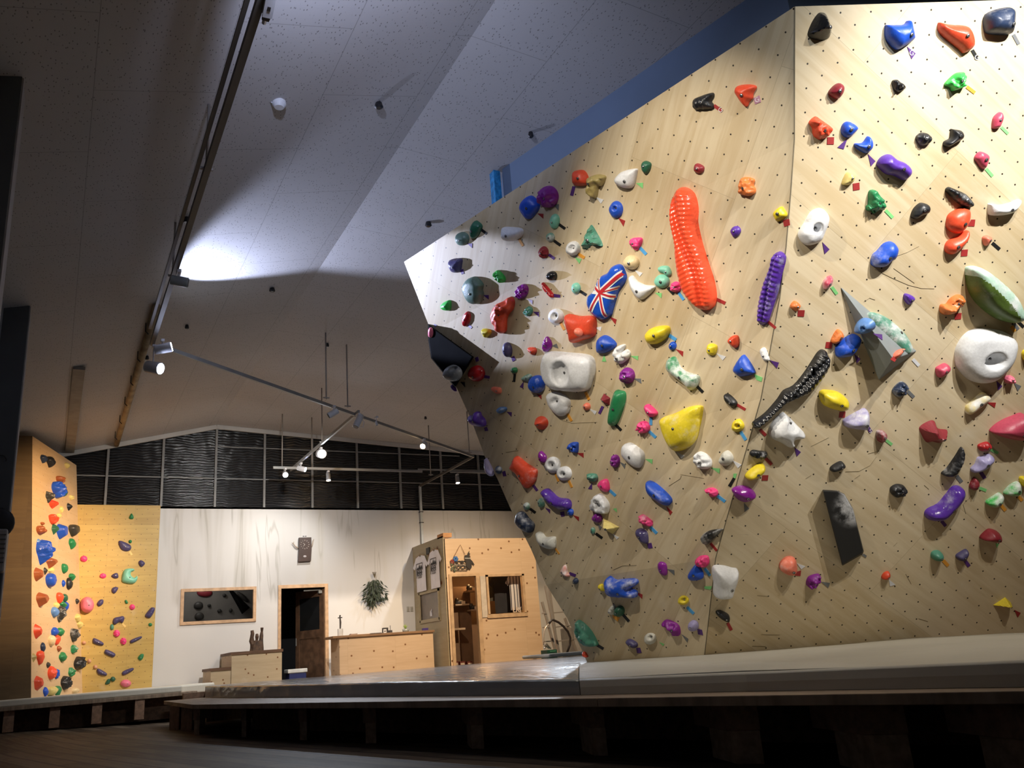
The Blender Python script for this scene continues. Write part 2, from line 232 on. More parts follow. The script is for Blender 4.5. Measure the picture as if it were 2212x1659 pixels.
# crop | colour | outline (poly, or "e cx cy rx ry rot") | height m | options | label | tapes
# options: r rocky, w ridged, f faceted, c<0-9> chalk, g glossy, n no bolt, d x y rx ry dish (crop coords)
HOLDS = r'''
A|blue|1430,415 1510,480 1520,560 1410,675 1320,570 1345,470|.08|c3|blue shield hold touching a purple wrinkled ball|r t 1512,608 1580,612 1578,665
A|plum|e 1620 430 105 120 0|.1|r|purple wrinkled ball hold beside the blue shield hold|e t 1682,505 1748,510 1742,578
A|red|1895,170 1940,140 2010,145 2055,220 2045,300 1905,300|.08||squarish red hold beside the tan horn hold|p s 1912,315 1885,415 35
B|olive|60,400 130,370 215,385 215,430 180,495 155,470 130,600 105,625 70,590 40,450|.1|r|tan horn shaped hold near the top edge|w t 130,603 213,632 185,672
A|forest|825,690 865,700 905,750 870,840 820,885 785,850 785,760|.07|g|dark green drop hold near the upper corner|k s 905,785 965,830 28
A|moss|e 690 885 72 75 0|.07|c3|grey green disc hold beside the green drop hold|p t 750,932 808,935 806,985
A|white|1130,775 1160,758 1325,775 1335,850 1270,900 1180,915 1135,870|.1||white block hold below the blue shield hold|o s 1315,890 1357,962 24
A|mint|e 1695 695 52 82 5|.05|c3|mint oval hold just under the purple ball|k s 1745,725 1815,775 30
A|teal|e 1650 868 45 50 0|.04|c8|small chalky teal hold under the mint oval|k s 1695,905 1765,955 30
A|maroon|e 1575 1035 52 68 0|.05|r|knobbly maroon hold below the chalky teal one|p s 1637,1055 1700,1100 30
A|white|e 1893 990 72 80 0|.08|d 1875 990 35 38|white cup hold beside the green fir shaped hold|o s 1955,1045 2025,1092 32;g t 1920,1085 1992,1105 1970,1155
A|teal|2080,735 2130,800 2205,940 2190,980 2090,960 2040,1000 1985,995 1990,930 2030,830|.09|rf|rugged green fir tree shaped hold|
A|slate|555,1115 675,1100 680,1170 660,1245 590,1250 555,1190|.08||dark violet mug shaped hold near the outer edge|p q 675,1222 708,1210 718,1258 692,1272
A|lime|1050,1240 1085,1230 1150,1300 1150,1355 1110,1360 1060,1320 1040,1280|.07|r|bright green crumpled hold left of the black ball|
A|moss|815,1297 860,1320 910,1380 905,1440 915,1500 890,1570 850,1595 790,1590 740,1530 705,1450 710,1380 750,1320|.1||big grey green kidney shaped hold|p t 925,1495 985,1495 985,1543
A|black|e 1665 1287 52 53 0|.06|g|small black ball hold above the red lens|
A|plum|e 1340 1457 62 85 25|.06|gr|glossy purple lumpy hold above the red lump|s t 1408,1538 1462,1552 1460,1595
A|crimson|1560,1370 1580,1362 1640,1430 1683,1490 1680,1525 1645,1515 1580,1440|.04|g|slim dark red lens hold below the black ball|p s 1690,1498 1762,1508 33
A|mint|e 1928 1422 48 62 0|.04|c3|small mint oval hold beside the flag hold|k s 1975,1450 2045,1495 30
C|lime|460,305 500,262 562,250 560,352 490,352|.06||small green bell hold near the outer edge|
C|crimson|e 738 448 42 85 14|.04|g|dark red lens hold above the black wedge volume|s s 755,505 800,545 25
C|yellow|905,560 985,560 1005,600 960,650 930,640|.05||small yellow hold between the red lens and red lump|
C|red|1210,207 1248,260 1235,340 1185,400 1165,460 1160,570 1135,603 1100,600 1030,490 1028,350 1060,290 1140,250|.11|r|long red lumpy hold bent like an arm|
C|teal|1360,370 1410,310 1450,330 1455,375 1410,420 1370,400|.04|rc4|small chalky teal chip beside the red lump|p t 1465,368 1530,370 1532,425
C|white|e 1710 418 82 82 0|.06|d 1695 415 34 34|round white hold above a red block|o s 1765,490 1805,565 26
C|red|1815,405 1960,420 2120,425 2138,560 2115,640 2000,680 1880,708 1850,600|.1||big red square hold with a pink plug|w t 2140,540 2212,530 2200,580
C|plum|1610,637 1655,690 1665,750 1610,805 1570,780 1570,700|.05|gr|purple wrinkled hold above the giant white hold|e t 1668,740 1722,715 1742,768
C|slate|e 1182 783 45 82 -8|.07||violet grey egg hold below the long red lump|p q 1228,865 1262,847 1280,893 1245,910
C|red|1410,760 1480,760 1500,800 1465,843 1415,800|.04||tiny red hold between violet egg and purple wrinkled hold|
C|white|1635,803 1820,815 2020,835 2100,880 2118,980 2095,1120 2050,1220 1960,1245 1850,1240 1680,1215 1590,1110 1560,980 1580,860|.15|d 1750 1045 100 130|giant white hold with a round crater|o s 2035,1240 2075,1325 28
C|green|e 1258 1005 33 32 0|.04||tiny green ball hold near the striped blue ball|k s 1270,1045 1260,1130 25
C|teal|1340,1085 1410,1045 1450,1070 1420,1125 1350,1115|.04|c8|chalky teal chip touching the striped blue ball|p t 1365,1125 1360,1200 1322,1185
C|blue|e 1500 1157 85 98 0|.08|wc6|blue ball hold with white chalk stripes|r t 1505,1262 1558,1272 1558,1322
C|crimson|e 845 1042 85 88 0|.08|c2g|round dark red hold below the black wedge volume|p s 932,1070 995,1082 30
C|grey|e 588 1040 95 90 20|.08|c3d 580 995 30 22|grey ball hold bolted on the black wedge volume|k t 678,1132 725,1135 728,1188
C|rosepink|e 350 595 26 57 0|.03|n|dusty pink disc hold on the black wedge volume|s t 390,500 425,515 400,545
C|violet|575,1165 610,1170 630,1235 590,1215|.04|n|violet hold peeping past the edge under the black volume|
C|coral|1015,1190 1060,1185 1110,1200 1115,1250 1080,1262 1020,1230|.04|c3|small dusty red chip below the round dark red hold|
C|violet|770,1500 810,1490 835,1455 880,1460 895,1500 930,1540 940,1600 900,1622 810,1605 770,1560|.09||dark violet three lobed hold at the wall edge|p q 935,1628 965,1618 980,1660 945,1665
C|sky|1068,1440 1100,1405 1165,1405 1172,1440 1100,1475|.04|c7|pale blue chip beside the violet three lobed hold|p t 1180,1455 1235,1460 1232,1510
C|white|1610,1290 1650,1245 1740,1250 1840,1310 1860,1380 1840,1460 1780,1505 1720,1490 1640,1400|.08|d 1695 1345 44 44|white heel shaped hold under the giant white hold|o s 1840,1480 1885,1557 28
C|coral|e 2045 1400 38 42 0|.04||small coral ball hold beside the white heel hold|w t 2080,1425 2160,1450 2140,1487
C|red|e 1543 1580 75 75 0|.07|f|round brick red hold below the white heel hold|
D|maroon|205,1203 270,1250 265,1325 220,1330 168,1265|.05|f|maroon cube hold touching the long green bar|p s 205,1335 168,1412 28
D|green|330,1172 380,1172 425,1190 430,1260 400,1380 350,1500 310,1540 270,1530 255,1470 290,1280|.08|c5|long green upright bar hold|k s 335,1525 395,1585 28
D|blue|205,598 270,620 330,680 320,720 240,775 150,785 132,720 150,640|.08|c3|smooth blue hold between red block and shell ring|g t 218,797 240,870 195,868
D|white|400,693 430,705 400,770 440,745 475,770 475,820 430,870 375,900 330,860 310,790 340,720|.08|r|white open shell shaped hold|g t 490,812 572,812 570,855
D|plum|e 450 1018 73 85 0|.08|r|round magenta wrinkled hold below the white shell|e t 525,1047 600,1047 605,1100
D|yellow|640,600 690,530 790,500 875,505 890,560 850,630 750,690 670,680|.09||yellow potato shaped hold above the green banana|b s 890,595 965,645 35
D|blue|e 925 708 36 47 15|.04|g|tiny blue oval hold beneath the yellow potato|r t 960,740 1040,765 1035,820
D|green|905,825 950,830 1000,930 1070,980 1180,1015 1198,1060 1170,1130 1110,1170 1040,1110 920,1020 862,940 870,860|.09|c9|green bent banana hold dusted with chalk|k s 1175,1120 1245,1190 30
D|yellow|1290,700 1330,682 1385,710 1370,790 1330,808 1282,780|.05|c2|small pale yellow oval hold mid wall|w t 1385,785 1483,818 1450,857
D|red|1540,605 1600,605 1610,690 1570,730 1500,665|.07||small orange red hold above the blue triangle|
D|blue|1640,808 1690,830 1770,960 1760,1000 1640,1028 1590,1010 1553,950|.08||blue rounded triangle hold near the seam|g q 1775,1000 1862,1035 1852,1080 1800,1060
D|white|1835,750 1885,728 1930,840 1925,862 1885,865 1850,820|.04||little white bar hold by the seam|p t 1935,855 2030,880 2010,942
D|black|1462,1215 1510,1210 1590,1290 1575,1345 1530,1340 1470,1280|.05||black chip hold above the yellow ring hold|r s 1592,1315 1685,1370 28
Z|scarlet|1463,408 1478,404 1497,418 1505,450 1504,480 1512,520 1524,560 1540,610 1545,645 1538,665 1522,671 1503,662 1480,635 1468,600 1461,560 1458,520 1450,480 1448,450 1454,422|.13|wgn|giant red ribbed caterpillar shaped hold|r s 1547,646 1567,655 7
Z|violet|1681,543 1693,550 1695,562 1688,590 1680,625 1672,650 1663,680 1657,697 1645,703 1636,692 1637,670 1641,645 1650,610 1662,580 1667,555|.09|wc4g|long purple ribbed hold along the seam|r s 1658,694 1676,709 6
B|pink|475,1060 510,1030 600,1028 605,1080 580,1130 550,1162 520,1140 485,1095|.05|r|hot pink three cornered hold above the cream disc|b s 590,1130 655,1200 32
B|cream|e 492 1285 80 75 0|.07|c2|cream coloured round hold above the white fang|w t 535,1362 618,1393 588,1430
Z|white|1359,598 1366,596 1376,608 1393,616 1413,618 1412,625 1402,636 1388,647 1380,646 1370,637 1361,620 1358,606|.07||big white fang hold beside the flag hold|g t 1415,632 1430,633 1429,644
B|mint|775,1340 820,1318 880,1325 910,1380 905,1420 870,1425 830,1395 785,1380|.04|c2|mint kidney hold, upper of a touching mint pair|
B|mint|e 812 1480 78 72 0|.05|c2|mint round hold, lower of a touching mint pair|k s 880,1545 942,1610 35
B|pink|e 957 1540 55 58 0|.05|r|hot pink crumpled hold touching the mint pair|b s 990,1595 1045,1672 30
B|blue|e 335 735 68 90 0|.06|c4d 320 725 22 22|blue oval hold under the tan horn|r t 365,820 437,850 418,910
B|white|325,420 380,350 460,320 545,312 550,350 530,450 495,510 430,515 350,480|.09||white teardrop hold near the top edge|g t 550,460 622,455 620,515
B|forest|602,260 640,228 698,255 690,320 652,365 610,330|.05||small dark green hold beside the white teardrop|
B|maroon|1155,270 1190,255 1248,290 1240,340 1200,360 1150,335|.05||small maroon hold above the red caterpillar|
B|orange|1625,420 1680,395 1770,420 1760,480 1782,520 1770,570 1710,595 1620,570 1612,500|.07|r|orange boot shaped hold|
B|yellow|1970,770 2045,703 2080,730 2112,795 2040,850 2000,850|.06||yellow hold beside the seam, above the purple ribbed hold|r q 2075,845 2140,830 2150,897 2088,912
B|violet|1525,960 1560,910 1610,912 1632,955 1600,1010 1560,1025|.04||small violet drop hold below the orange boot|
I|black|275,1040 340,1000 460,962 487,990 460,1050 480,1090 465,1130 290,1138|.07|w|black ribbed block hold near the wall top|r s 492,1095 578,1155 35 G
I|red|705,950 735,890 850,876 925,900 890,970 885,1020 850,1060 825,1110 790,1090 730,1010|.08||brick red shell hold near the wall top|i q 905,1020 965,990 980,1060 920,1083 G
I|black|1635,122 1680,145 1730,270 1725,350 1690,400 1610,413 1520,395 1483,345 1530,220 1590,135|.12|gf|big glossy black egg hold at the prow|
I|maroon|1690,950 1740,890 1800,860 1845,900 1840,960 1790,1025 1730,1010 1695,980|.07||maroon ear shaped hold under the black egg|
I|scarlet|1485,1270 1550,1208 1600,1235 1725,1330 1705,1390 1640,1440 1580,1447 1530,1400 1520,1330|.07|r|bright red melted hold beside the seam|r q 1668,1425 1738,1424 1735,1500 1664,1500
I|blue|1830,1300 1870,1263 1920,1270 1992,1325 1960,1380 1900,1425 1850,1420 1820,1370|.06|c2|blue cap hold beside the red melted hold|p t 1877,1435 1838,1550 1773,1532
I|blue|1960,1490 2040,1480 2095,1413 2140,1460 2140,1540 2080,1592 2020,1570 1965,1530|.06|c2|blue fish tail hold above the purple peanut|p t 2090,1600 2168,1674 2120,1728
J|blue|785,270 810,255 970,250 1010,212 1050,225 1080,370 1075,410 980,480 890,510 790,400|.1||big blue bucket shaped hold at the wall top|p t 997,485 1085,555 1042,615 G
J|red|1335,240 1360,233 1440,250 1600,262 1660,300 1695,400 1690,490 1600,550 1540,500 1350,340|.09||big red boomerang hold at the wall top|k s 1672,520 1728,615 35 G
J|navy|1830,145 2030,70 2110,110 2112,220 2095,320 2060,357 1870,350 1820,300|.12|c2|big navy black block hold at the wall top|e s 2100,360 2155,460 35
J|black|845,850 880,825 920,840 985,910 920,955 870,935|.05|r|small black stone hold under the blue bucket|
J|lime|1395,880 1440,820 1520,755 1600,750 1605,790 1600,850 1605,890 1570,915 1480,945 1450,905|.08|rc3|bright green twisted hold under the red boomerang|o s 1615,900 1700,965 35
J|rose|1885,1300 1900,1220 1965,1162 2000,1200 1995,1250 1960,1325 1895,1335|.05||rose leaf hold below the navy block|g s 1975,1320 2045,1390 30
J|black|1097,1420 1150,1377 1220,1390 1257,1445 1230,1490 1160,1512 1110,1470|.06|wc6|black oval hold streaked with chalk|
J|black|1460,1345 1480,1340 1560,1355 1588,1400 1570,1450 1500,1490 1430,1530 1385,1510 1390,1470 1450,1430|.07||black ear shaped hold beside the chalk streaked oval|
K|violet|1475,380 1530,290 1620,240 1690,245 1780,320 1900,370 1990,460 1985,560 1900,635 1840,620 1740,570 1610,540 1500,440|.1||big purple peanut hold|
K|straw|955,600 1000,520 1060,508 1120,560 1110,640 1050,700 1000,715 930,700|.06||pale yellow thumb hold below the blue fish tail|r q 1085,690 1185,673 1190,780 1090,797
K|green|1345,820 1400,783 1450,800 1550,920 1590,1040 1570,1100 1500,1105 1420,1155 1380,1110 1320,1105 1305,1040 1340,1000|.08|r|green pointed star shaped hold|g s 1590,1100 1700,1215 50
K|white|575,1070 650,1090 720,1180 725,1290 660,1450 600,1580 440,1645 340,1620 265,1510 270,1430 350,1300 450,1130|.1|d 555 1385 65 85|white egg hold with dimple beside the seam|p t 615,1592 725,1702 650,1775
L|rose|1455,290 1530,197 1620,215 1680,270 1660,370 1620,455 1560,450 1500,370|.05||rose shield hold below the rose leaf|g s 1625,460 1725,575 50
L|black|1015,790 1060,742 1120,760 1300,840 1400,940 1428,1000 1400,1055 1300,1050 1180,970 1080,870|.07|wc5|black fish shaped hold with chalky back|
L|black|480,1180 520,1080 600,1000 660,985 740,1015 770,1080 740,1150 640,1190 560,1235 500,1220|.07||black bean hold beside the green star|
L|scarlet|1030,1300 1060,1180 1160,1100 1280,1065 1380,1100 1388,1230 1330,1360 1220,1462 1100,1430 1040,1370|.09||orange red dome hold, upper of two touching|r q 1395,1243 1458,1243 1445,1348 1345,1345
N|scarlet|1005,240 1040,160 1100,120 1220,70 1290,10 1350,-20 1370,20 1360,100 1310,200 1170,330 1100,358 1020,320|.08||orange red bean hold, lower of two touching|r q 1245,283 1345,276 1333,378 1235,383
L|white|1680,1020 1700,1000 1850,1020 2000,990 2160,930 2130,1020 2040,1140 1900,1180 1740,1185 1680,1150|.09|c1|white wing shaped hold|
N|coral|1580,95 1650,55 1710,90 1710,150 1640,220 1600,200|.05||small coral hold below the white wing|k s 1720,175 1835,275 50
M|blue|1385,460 1410,360 1480,300 1580,190 1700,158 1780,240 1785,320 1740,430 1680,470 1600,540 1500,560 1400,530|.1|c4|blue faceted fist hold above a long scratch|
M|rose|630,830 640,770 700,700 760,685 780,750 760,830 700,880 650,895|.06|c6|dusty rose lens hold above the grey volume|g s 760,855 840,965 50
M|orange|125,1160 195,1070 285,1140 240,1220 200,1230|.05||tiny orange hold beside the purple ribbed hold|r q 240,1212 343,1213 332,1312 232,1308
M|violet|1875,1000 1910,957 2010,990 2047,1050 1960,1130 1900,1080|.05|g|small glossy violet hold beside the grey volume|
O|sky|e 1478 28 108 80 15|.1|c2d 1448 66 24 20|blue grey ball hold on the grey volume|p t 1575,115 1685,125 1690,195
O|blue|1350,125 1440,170 1420,260 1360,350 1290,395 1165,400 1145,300 1190,220|.1|c2|big blue clog shaped hold under the grey volume|p t 1355,358 1430,415 1385,470
O|orange|1165,65 1232,130 1200,200 1130,240 1085,200|.07||small orange hold next to the blue clog|r q 1020,213 1095,215 1080,292 1008,285
N|orange|1030,1120 1090,1040 1190,980 1270,990 1292,1060 1260,1150 1180,1200 1160,1260 1080,1280 1000,1290 940,1250 930,1170 960,1125|.09|r|orange two lobed hold beside the half moon|r q 1145,1262 1247,1255 1238,1350 1140,1358
P|white|1420,420 1430,300 1510,160 1620,80 1760,60 2000,100 2110,180 2135,280 2080,450 1980,580 1850,690 1700,715 1570,670 1450,540|.16|d 1880 445 125 95|huge white disc hold with a scooped pocket|p t 1880,675 1950,740 1900,792
P|rosepink|e 2043 665 57 50 0|.06|r|small pink ball hold below the huge white disc|e t 2088,700 2178,740 2135,800
P|straw|1520,1020 1540,970 1620,900 1730,820 1810,870 1790,920 1680,1010 1580,1080 1530,1070|.07|c8|yellow bar hold with a chalk white top|r t 1768,935 1875,938 1860,1000
P|rose|1165,540 1210,500 1280,472 1330,510 1320,570 1250,630 1190,635|.07||rose coloured bean hold beside the huge white disc|
P|navy|645,800 750,690 832,745 800,820 780,850 710,878|.07|rc6|dark cube hold with chalky top below the grey volume|e s 820,800 895,875 40
P|yellow|2195,360 2225,310 2250,360 2250,430 2215,430|.06|n|yellow hold just in view beside the huge white disc|
O|yellow|950,850 980,800 1050,795 1180,820 1280,900 1295,980 1250,1040 1100,1020 990,960|.11||big yellow egg hold right of the black snake|r q 1180,1050 1252,1045 1242,1117 1170,1117
O|lilac|1250,1150 1400,1060 1500,1018 1535,1080 1538,1180 1510,1260 1430,1268 1280,1240 1245,1200|.12|c7|pale lilac chunk hold below the yellow egg|p s 1515,1225 1555,1290 40 S
O|maroon|1630,1290 1690,1272 1745,1310 1740,1370 1690,1420 1640,1390|.07|c9|small maroon and white mottled hold beside lilac chunk|g s 1735,1385 1805,1440 35
O|black|925,350 980,310 1030,330 1072,420 1060,510 1000,620 900,740 800,840 700,880 600,930 500,1000 400,1090 300,1190 200,1255 155,1230 155,1180 250,1110 330,1040 450,900 520,800 640,740 760,600 860,450|.1|wc2gnd 890 590 18 50|long black ribbed snake shaped hold|r s 230,1260 300,1330 38
O|white|350,1280 400,1180 510,1075 560,1090 700,1230 768,1310 740,1370 640,1390 650,1440 590,1480 480,1420 380,1370|.14|c1d 655 1235 85 65|white scooped hold beneath the black snake|p t 638,1470 718,1528 668,1582
Q|black|112,215 150,180 230,190 310,200 320,235 280,280 200,280 130,255|.05|rc5|small black bar hold above the yellow sponge hold|r s 295,275 370,350 38
Q|yellow|65,480 120,420 200,360 270,348 297,390 270,450 200,510 110,540 70,520|.09||yellow sponge shaped hold beside the seam|r q 258,478 330,478 322,540 250,540
F|plum|1552,955 1620,920 1690,920 1750,945 1797,1000 1770,1050 1680,1083 1610,1060 1570,1010|.09|gc3|purple clam hold sitting on the seam|e t 1668,1085 1722,1145 1675,1182
Q|black|1072,400 1110,360 1190,318 1230,330 1253,375 1210,415 1130,440 1085,435|.06||small black wedge hold above the black slab|
Q|black|1795,640 1870,592 1960,610 1985,680 1940,730 1870,750 1810,710|.07|r|black rock hold beside the black slab|
P|maroon|988,1245 1100,1172 1170,1175 1210,1260 1320,1280 1300,1350 1240,1430 1190,1430 1140,1420 1070,1425 1010,1330|.12|f|maroon angular propeller hold|
P|rose|1830,1280 1900,1210 2000,1150 2100,1110 2212,1075 2290,1160 2280,1300 2200,1390 2080,1385 1950,1350 1850,1310|.14||big pink hold cut by the frame|
R|crimson|1665,130 1720,95 1790,85 1825,140 1780,185 1700,190|.05|wc4|dark red clam hold below the big pink one|g s 1810,170 1900,215 35
R|black|1470,150 1500,190 1500,260 1470,360 1400,470 1310,500 1235,465 1300,400 1400,260|.08|wc5|black curved leaf hold streaked with chalk|e s 1405,485 1465,560 45
R|lilac|1585,410 1640,350 1670,275 1740,255 1790,225 1850,260 1850,310 1800,370 1720,430 1620,455|.08|c5|lilac fish shaped hold beside the black leaf|p s 1690,435 1740,515 45
R|maroon|1565,620 1610,520 1640,515 1680,570 1660,640 1610,662|.06|c6|small maroon hold above the purple banana|g s 1680,630 1760,660 35
R|violet|1040,950 1080,890 1200,830 1310,700 1370,630 1440,615 1500,650 1500,730 1440,830 1360,920 1250,1010 1150,1028 1070,1010|.11|c3g|big purple banana hold|p s 1225,1025 1275,1085 40
R|lime|1765,800 1850,740 1930,695 1970,740 1940,820 1860,865 1790,840|.08|c9|green hold topped with white chalk, lower of two|o s 1935,835 1990,900 40
R|lime|1985,680 2060,600 2150,560 2180,620 2170,690 2110,730 2000,715|.08|c9|green hold topped with white chalk, upper of two|o s 2145,735 2190,780 40
R|yellow|2165,510 2230,500 2250,560 2230,620 2190,600|.06|n|yellow hold at the frame edge above chalky green pair|
R|maroon|1700,1240 1780,1150 1830,1133 1910,1160 1935,1210 1900,1275 1800,1270|.11||maroon wedge hold low on the wall|g t 1870,1290 1910,1300 1885,1345
R|slate|1405,1445 1460,1400 1530,1368 1552,1420 1500,1500 1430,1495|.06||small slate violet hold near the green mushroom|p s 1500,1490 1555,1565 42
R|teal|e 1180 1445 70 60 0|.08||green mushroom shaped hold low on the wall|o s 1245,1495 1305,1560 40
S|red|515,590 550,540 600,528 618,570 590,615 530,620|.05||tiny red ball hold low on the wall|w t 595,615 675,680 610,697
S|yellow|1860,940 2005,845 2075,910 2070,950|.08|f|yellow triangular wedge hold in the low corner|r t 2095,980 2170,1015 2135,1070
H|coral|1370,600 1400,540 1460,502 1530,515 1550,580 1545,650 1490,690 1400,660|.1|c4|coral round hold marked by two tapes|w t 1545,562 1632,592 1590,622;r q 1540,650 1588,635 1582,692 1520,688
H|plum|1650,760 1680,705 1780,680 1790,740 1740,800 1690,822 1655,800|.07|r|purple oval hold below the coral round hold|e t 1795,752 1888,765 1870,817
H|white|680,620 770,600 880,625 945,655 900,840 850,915 700,918 690,780|.14|c2|white bucket shaped hold low by the seam|g q 585,800 665,800 650,835 590,825
H|black|712,1065 760,1058 840,1100 850,1150 830,1170 770,1150 715,1100|.06||small black hold below the white bucket|r s 825,1180 865,1255 32
H|pink|485,530 530,490 610,488 625,560 590,605 530,600 490,560|.06|r|hot pink knob hold on top of a blue one|b s 590,615 645,690 28
H|blue|490,572 530,600 565,680 550,730 480,745 430,735 413,680|.07||blue pear hold under a hot pink knob|
H|plum|95,580 120,548 170,560 190,600 190,680 150,690 110,650|.04|g|flat purple hold beside the blue pear|e t 198,620 272,632 275,685
H|black|555,280 620,225 750,205 755,225 640,340 590,370 560,330|.07|wc7|black and white striped clam hold|r s 650,355 715,430 25
H|yellow|e 362 950 53 48 0|.05|d 360 950 26 24|yellow ring hold low on the wall|b s 405,1015 475,1085 30
H|plum|142,1180 180,1152 240,1165 310,1210 328,1280 310,1322 260,1310 220,1260 150,1210|.06|r|magenta long bumpy hold near the base|e t 350,1300 418,1345 408,1385
H|lilac|e 465 1215 52 58 0|.06||lavender ball hold near the base of the seam|p q 513,1242 560,1252 572,1308 520,1298
G|ivory|e 1460 1348 62 60 0|.05|c2d 1455 1340 24 22|off white doughnut hold near the base|g t 1560,1380 1612,1400 1600,1420
G|slate|1210,1370 1250,1352 1320,1390 1325,1430 1290,1445 1230,1410|.05|c4|slate pebble hold near the base|p q 1320,1440 1360,1438 1377,1490 1330,1495
G|teal|685,1180 720,1158 790,1210 850,1280 900,1370 912,1420 840,1432 780,1415 710,1340 685,1260|.08|rw|big green leaf hold at the bottom edge|k s 915,1410 980,1450 28
G|scarlet|762,1485 790,1490 815,1535 790,1540 765,1520|.04|n|red hold peeping out behind the mat|
G|ivory|1025,1050 1070,995 1100,1010 1090,1080 1050,1095|.04|rc3|off white chip touching a dark green ball|
G|forest|e 1140 1062 48 57 0|.07||dark green ball hold below the blue H shape|k s 1185,1095 1245,1165 28;o q 1075,1100 1150,1125 1130,1165 1080,1130
G|blue|995,745 1030,702 1090,740 1160,735 1290,730 1325,765 1300,800 1250,830 1310,860 1315,905 1280,928 1100,915 1050,900 1010,850|.12|c6|big blue forked hold low on the wall|r t 1310,858 1385,885 1382,930
G|yellow|925,790 955,780 990,810 1000,850 960,850 930,820|.05||tiny yellow hold beside the blue forked hold|
G|coral|535,640 570,578 590,600 600,650 622,680 610,705 560,690|.05|c9|red and white curved hold near the lower edge|p s 625,665 692,690 30
G|navy|e 687 748 27 32 0|.04||tiny slate ball beside the red and white hold|
G|ivory|285,240 330,245 370,290 440,285 470,300 470,390 420,418 340,385 295,320|.09||off white tooth hold at the lower edge|o s 480,408 520,465 16
G|navy|65,100 90,30 140,30 190,90 245,150 245,200 205,248 130,215 70,150|.09|c6|navy hold with pale top hanging over the edge|
F|slate|548,1370 590,1352 650,1390 665,1470 650,1515 600,1500 550,1430|.07|c3g|dark violet date shaped hold|p q 663,1510 708,1502 722,1555 678,1563
F|pink|578,1225 620,1212 680,1255 712,1285 695,1335 630,1320 590,1280|.06|rc4|pink lips shaped hold above the violet date|b s 700,1340 765,1405 30
F|blue|655,870 690,860 760,900 870,1000 910,1065 870,1118 800,1100 690,1020 650,940|.09|c4|blue half moon hold with chalky tip|r t 865,1125 927,1183 903,1218
F|pink|1268,945 1330,930 1385,960 1385,1010 1340,1030 1290,985|.06|r|hot pink curled hold near the seam|b s 1395,1015 1475,1075 32
F|white|1142,640 1165,575 1210,555 1280,590 1322,650 1310,720 1240,740 1165,700|.08|r|white folded round hold|g t 1335,725 1420,730 1415,785
F|ivory|1408,650 1440,575 1490,543 1540,590 1545,650 1500,700 1440,700|.07|c1|pale grey egg hold beside the seam|w t 1550,645 1645,692 1608,727
F|yellow|805,230 840,190 960,150 1060,100 1150,75 1215,80 1222,120 1190,280 1150,430 1080,510 960,555 900,500 850,400 815,300|.15|c5|giant yellow shield hold|w t 970,558 1052,600 1018,627
F|pink|635,80 670,63 710,90 765,150 745,185 690,195 640,140|.06||pink petal hold above the hot pink ball|b s 705,200 702,280 30
F|pink|e 617 302 66 64 0|.07|r|hot pink ball hold beside the giant yellow shield|b s 685,345 755,410 30
F|white|392,560 410,490 475,462 560,510 620,570 620,650 570,728 480,690 410,620|.08||white rounded square hold|g t 645,632 720,635 718,685
F|plum|e 327 655 45 68 0|.06|r|purple cone hold beside the white square|e t 378,660 440,690 432,735
F|yellow|1540,300 1560,240 1615,215 1660,270 1650,320 1600,350 1555,340|.06|d 1590 292 26 24|yellow ring hold beside the black snake tail|b s 1635,350 1690,435 32
E|pink|1660,940 1700,890 1760,882 1785,960 1775,1010 1730,1018 1680,980|.06|c2|pink strawberry shaped hold beside the teal crown|b s 1795,1000 1860,1060 30
E|teal|1550,850 1560,820 1640,825 1660,880 1620,910 1560,890|.05|rc4|small teal crown shaped hold|p t 1605,920 1605,992 1562,985
E|white|1580,1170 1600,1100 1650,1045 1700,1045 1770,1130 1780,1200 1750,1260 1660,1250 1600,1220|.08|rwd 1650 1150 30 45|white conch shaped hold with a dark hollow|g t 1830,1200 1870,1195 1875,1240
E|plum|e 1655 1305 52 50 20|.05|g|small purple hold tucked under the white conch|e t 1665,1365 1710,1400 1688,1438
E|straw|1705,1305 1885,1405 1810,1480 1740,1440|.08|f|olive yellow pyramid hold|w t 1830,1475 1898,1512 1872,1535
E|teal|e 1610 1440 25 40 0|.03|c8|tiny teal and white hold under the purple one|k s 1645,1470 1715,1520 28
E|blue|1333,540 1370,485 1440,480 1450,520 1440,590 1400,590|.05|r|small blue claw hold|r t 1440,597 1512,595 1513,648
E|plum|1018,610 1045,575 1100,630 1090,690 1060,705 1025,670|.05|g|purple almond hold beside the double crater hold|e t 1065,712 1120,760 1108,795
E|white|e 1172 725 80 90 0|.06|d 1150 728 42 38|white crater hold, upper of the joined pair|o s 1208,825 1240,905 22
E|white|e 1295 818 78 80 0|.06|d 1275 828 32 30|white crater hold, lower of the joined pair|o s 1350,895 1385,970 25
E|red|785,625 900,720 985,770 990,850 960,920 895,982 850,940 790,840 712,770 740,700|.1|c4|big red scooped wedge hold near the lower edge|p s 965,945 1010,1005 28
E|navy|e 585 780 35 45 -10|.04|c7|small navy oval hold next to the big red wedge|p q 628,800 660,788 675,845 640,850
E|lilac|436,740 445,650 490,720 530,820 500,850 455,810|.06|n|pale lilac hold hanging past the wall edge|
E|violet|1055,1040 1075,990 1120,985 1170,1030 1230,1080 1330,1095 1365,1140 1355,1200 1300,1218 1240,1210 1130,1140|.09|c3g|purple sausage hold with chalk smudges|p q 1258,1238 1300,1230 1308,1280 1270,1288
E|teal|1020,1110 1050,1080 1075,1120 1080,1170 1040,1190 1020,1150|.05|c9|chalky teal hold at the tip of the purple sausage|p t 1095,1188 1150,1210 1148,1255
E|blue|e 1367 1240 30 38 0|.04||tiny blue ball hold below the purple sausage|r t 1397,1270 1462,1290 1462,1338
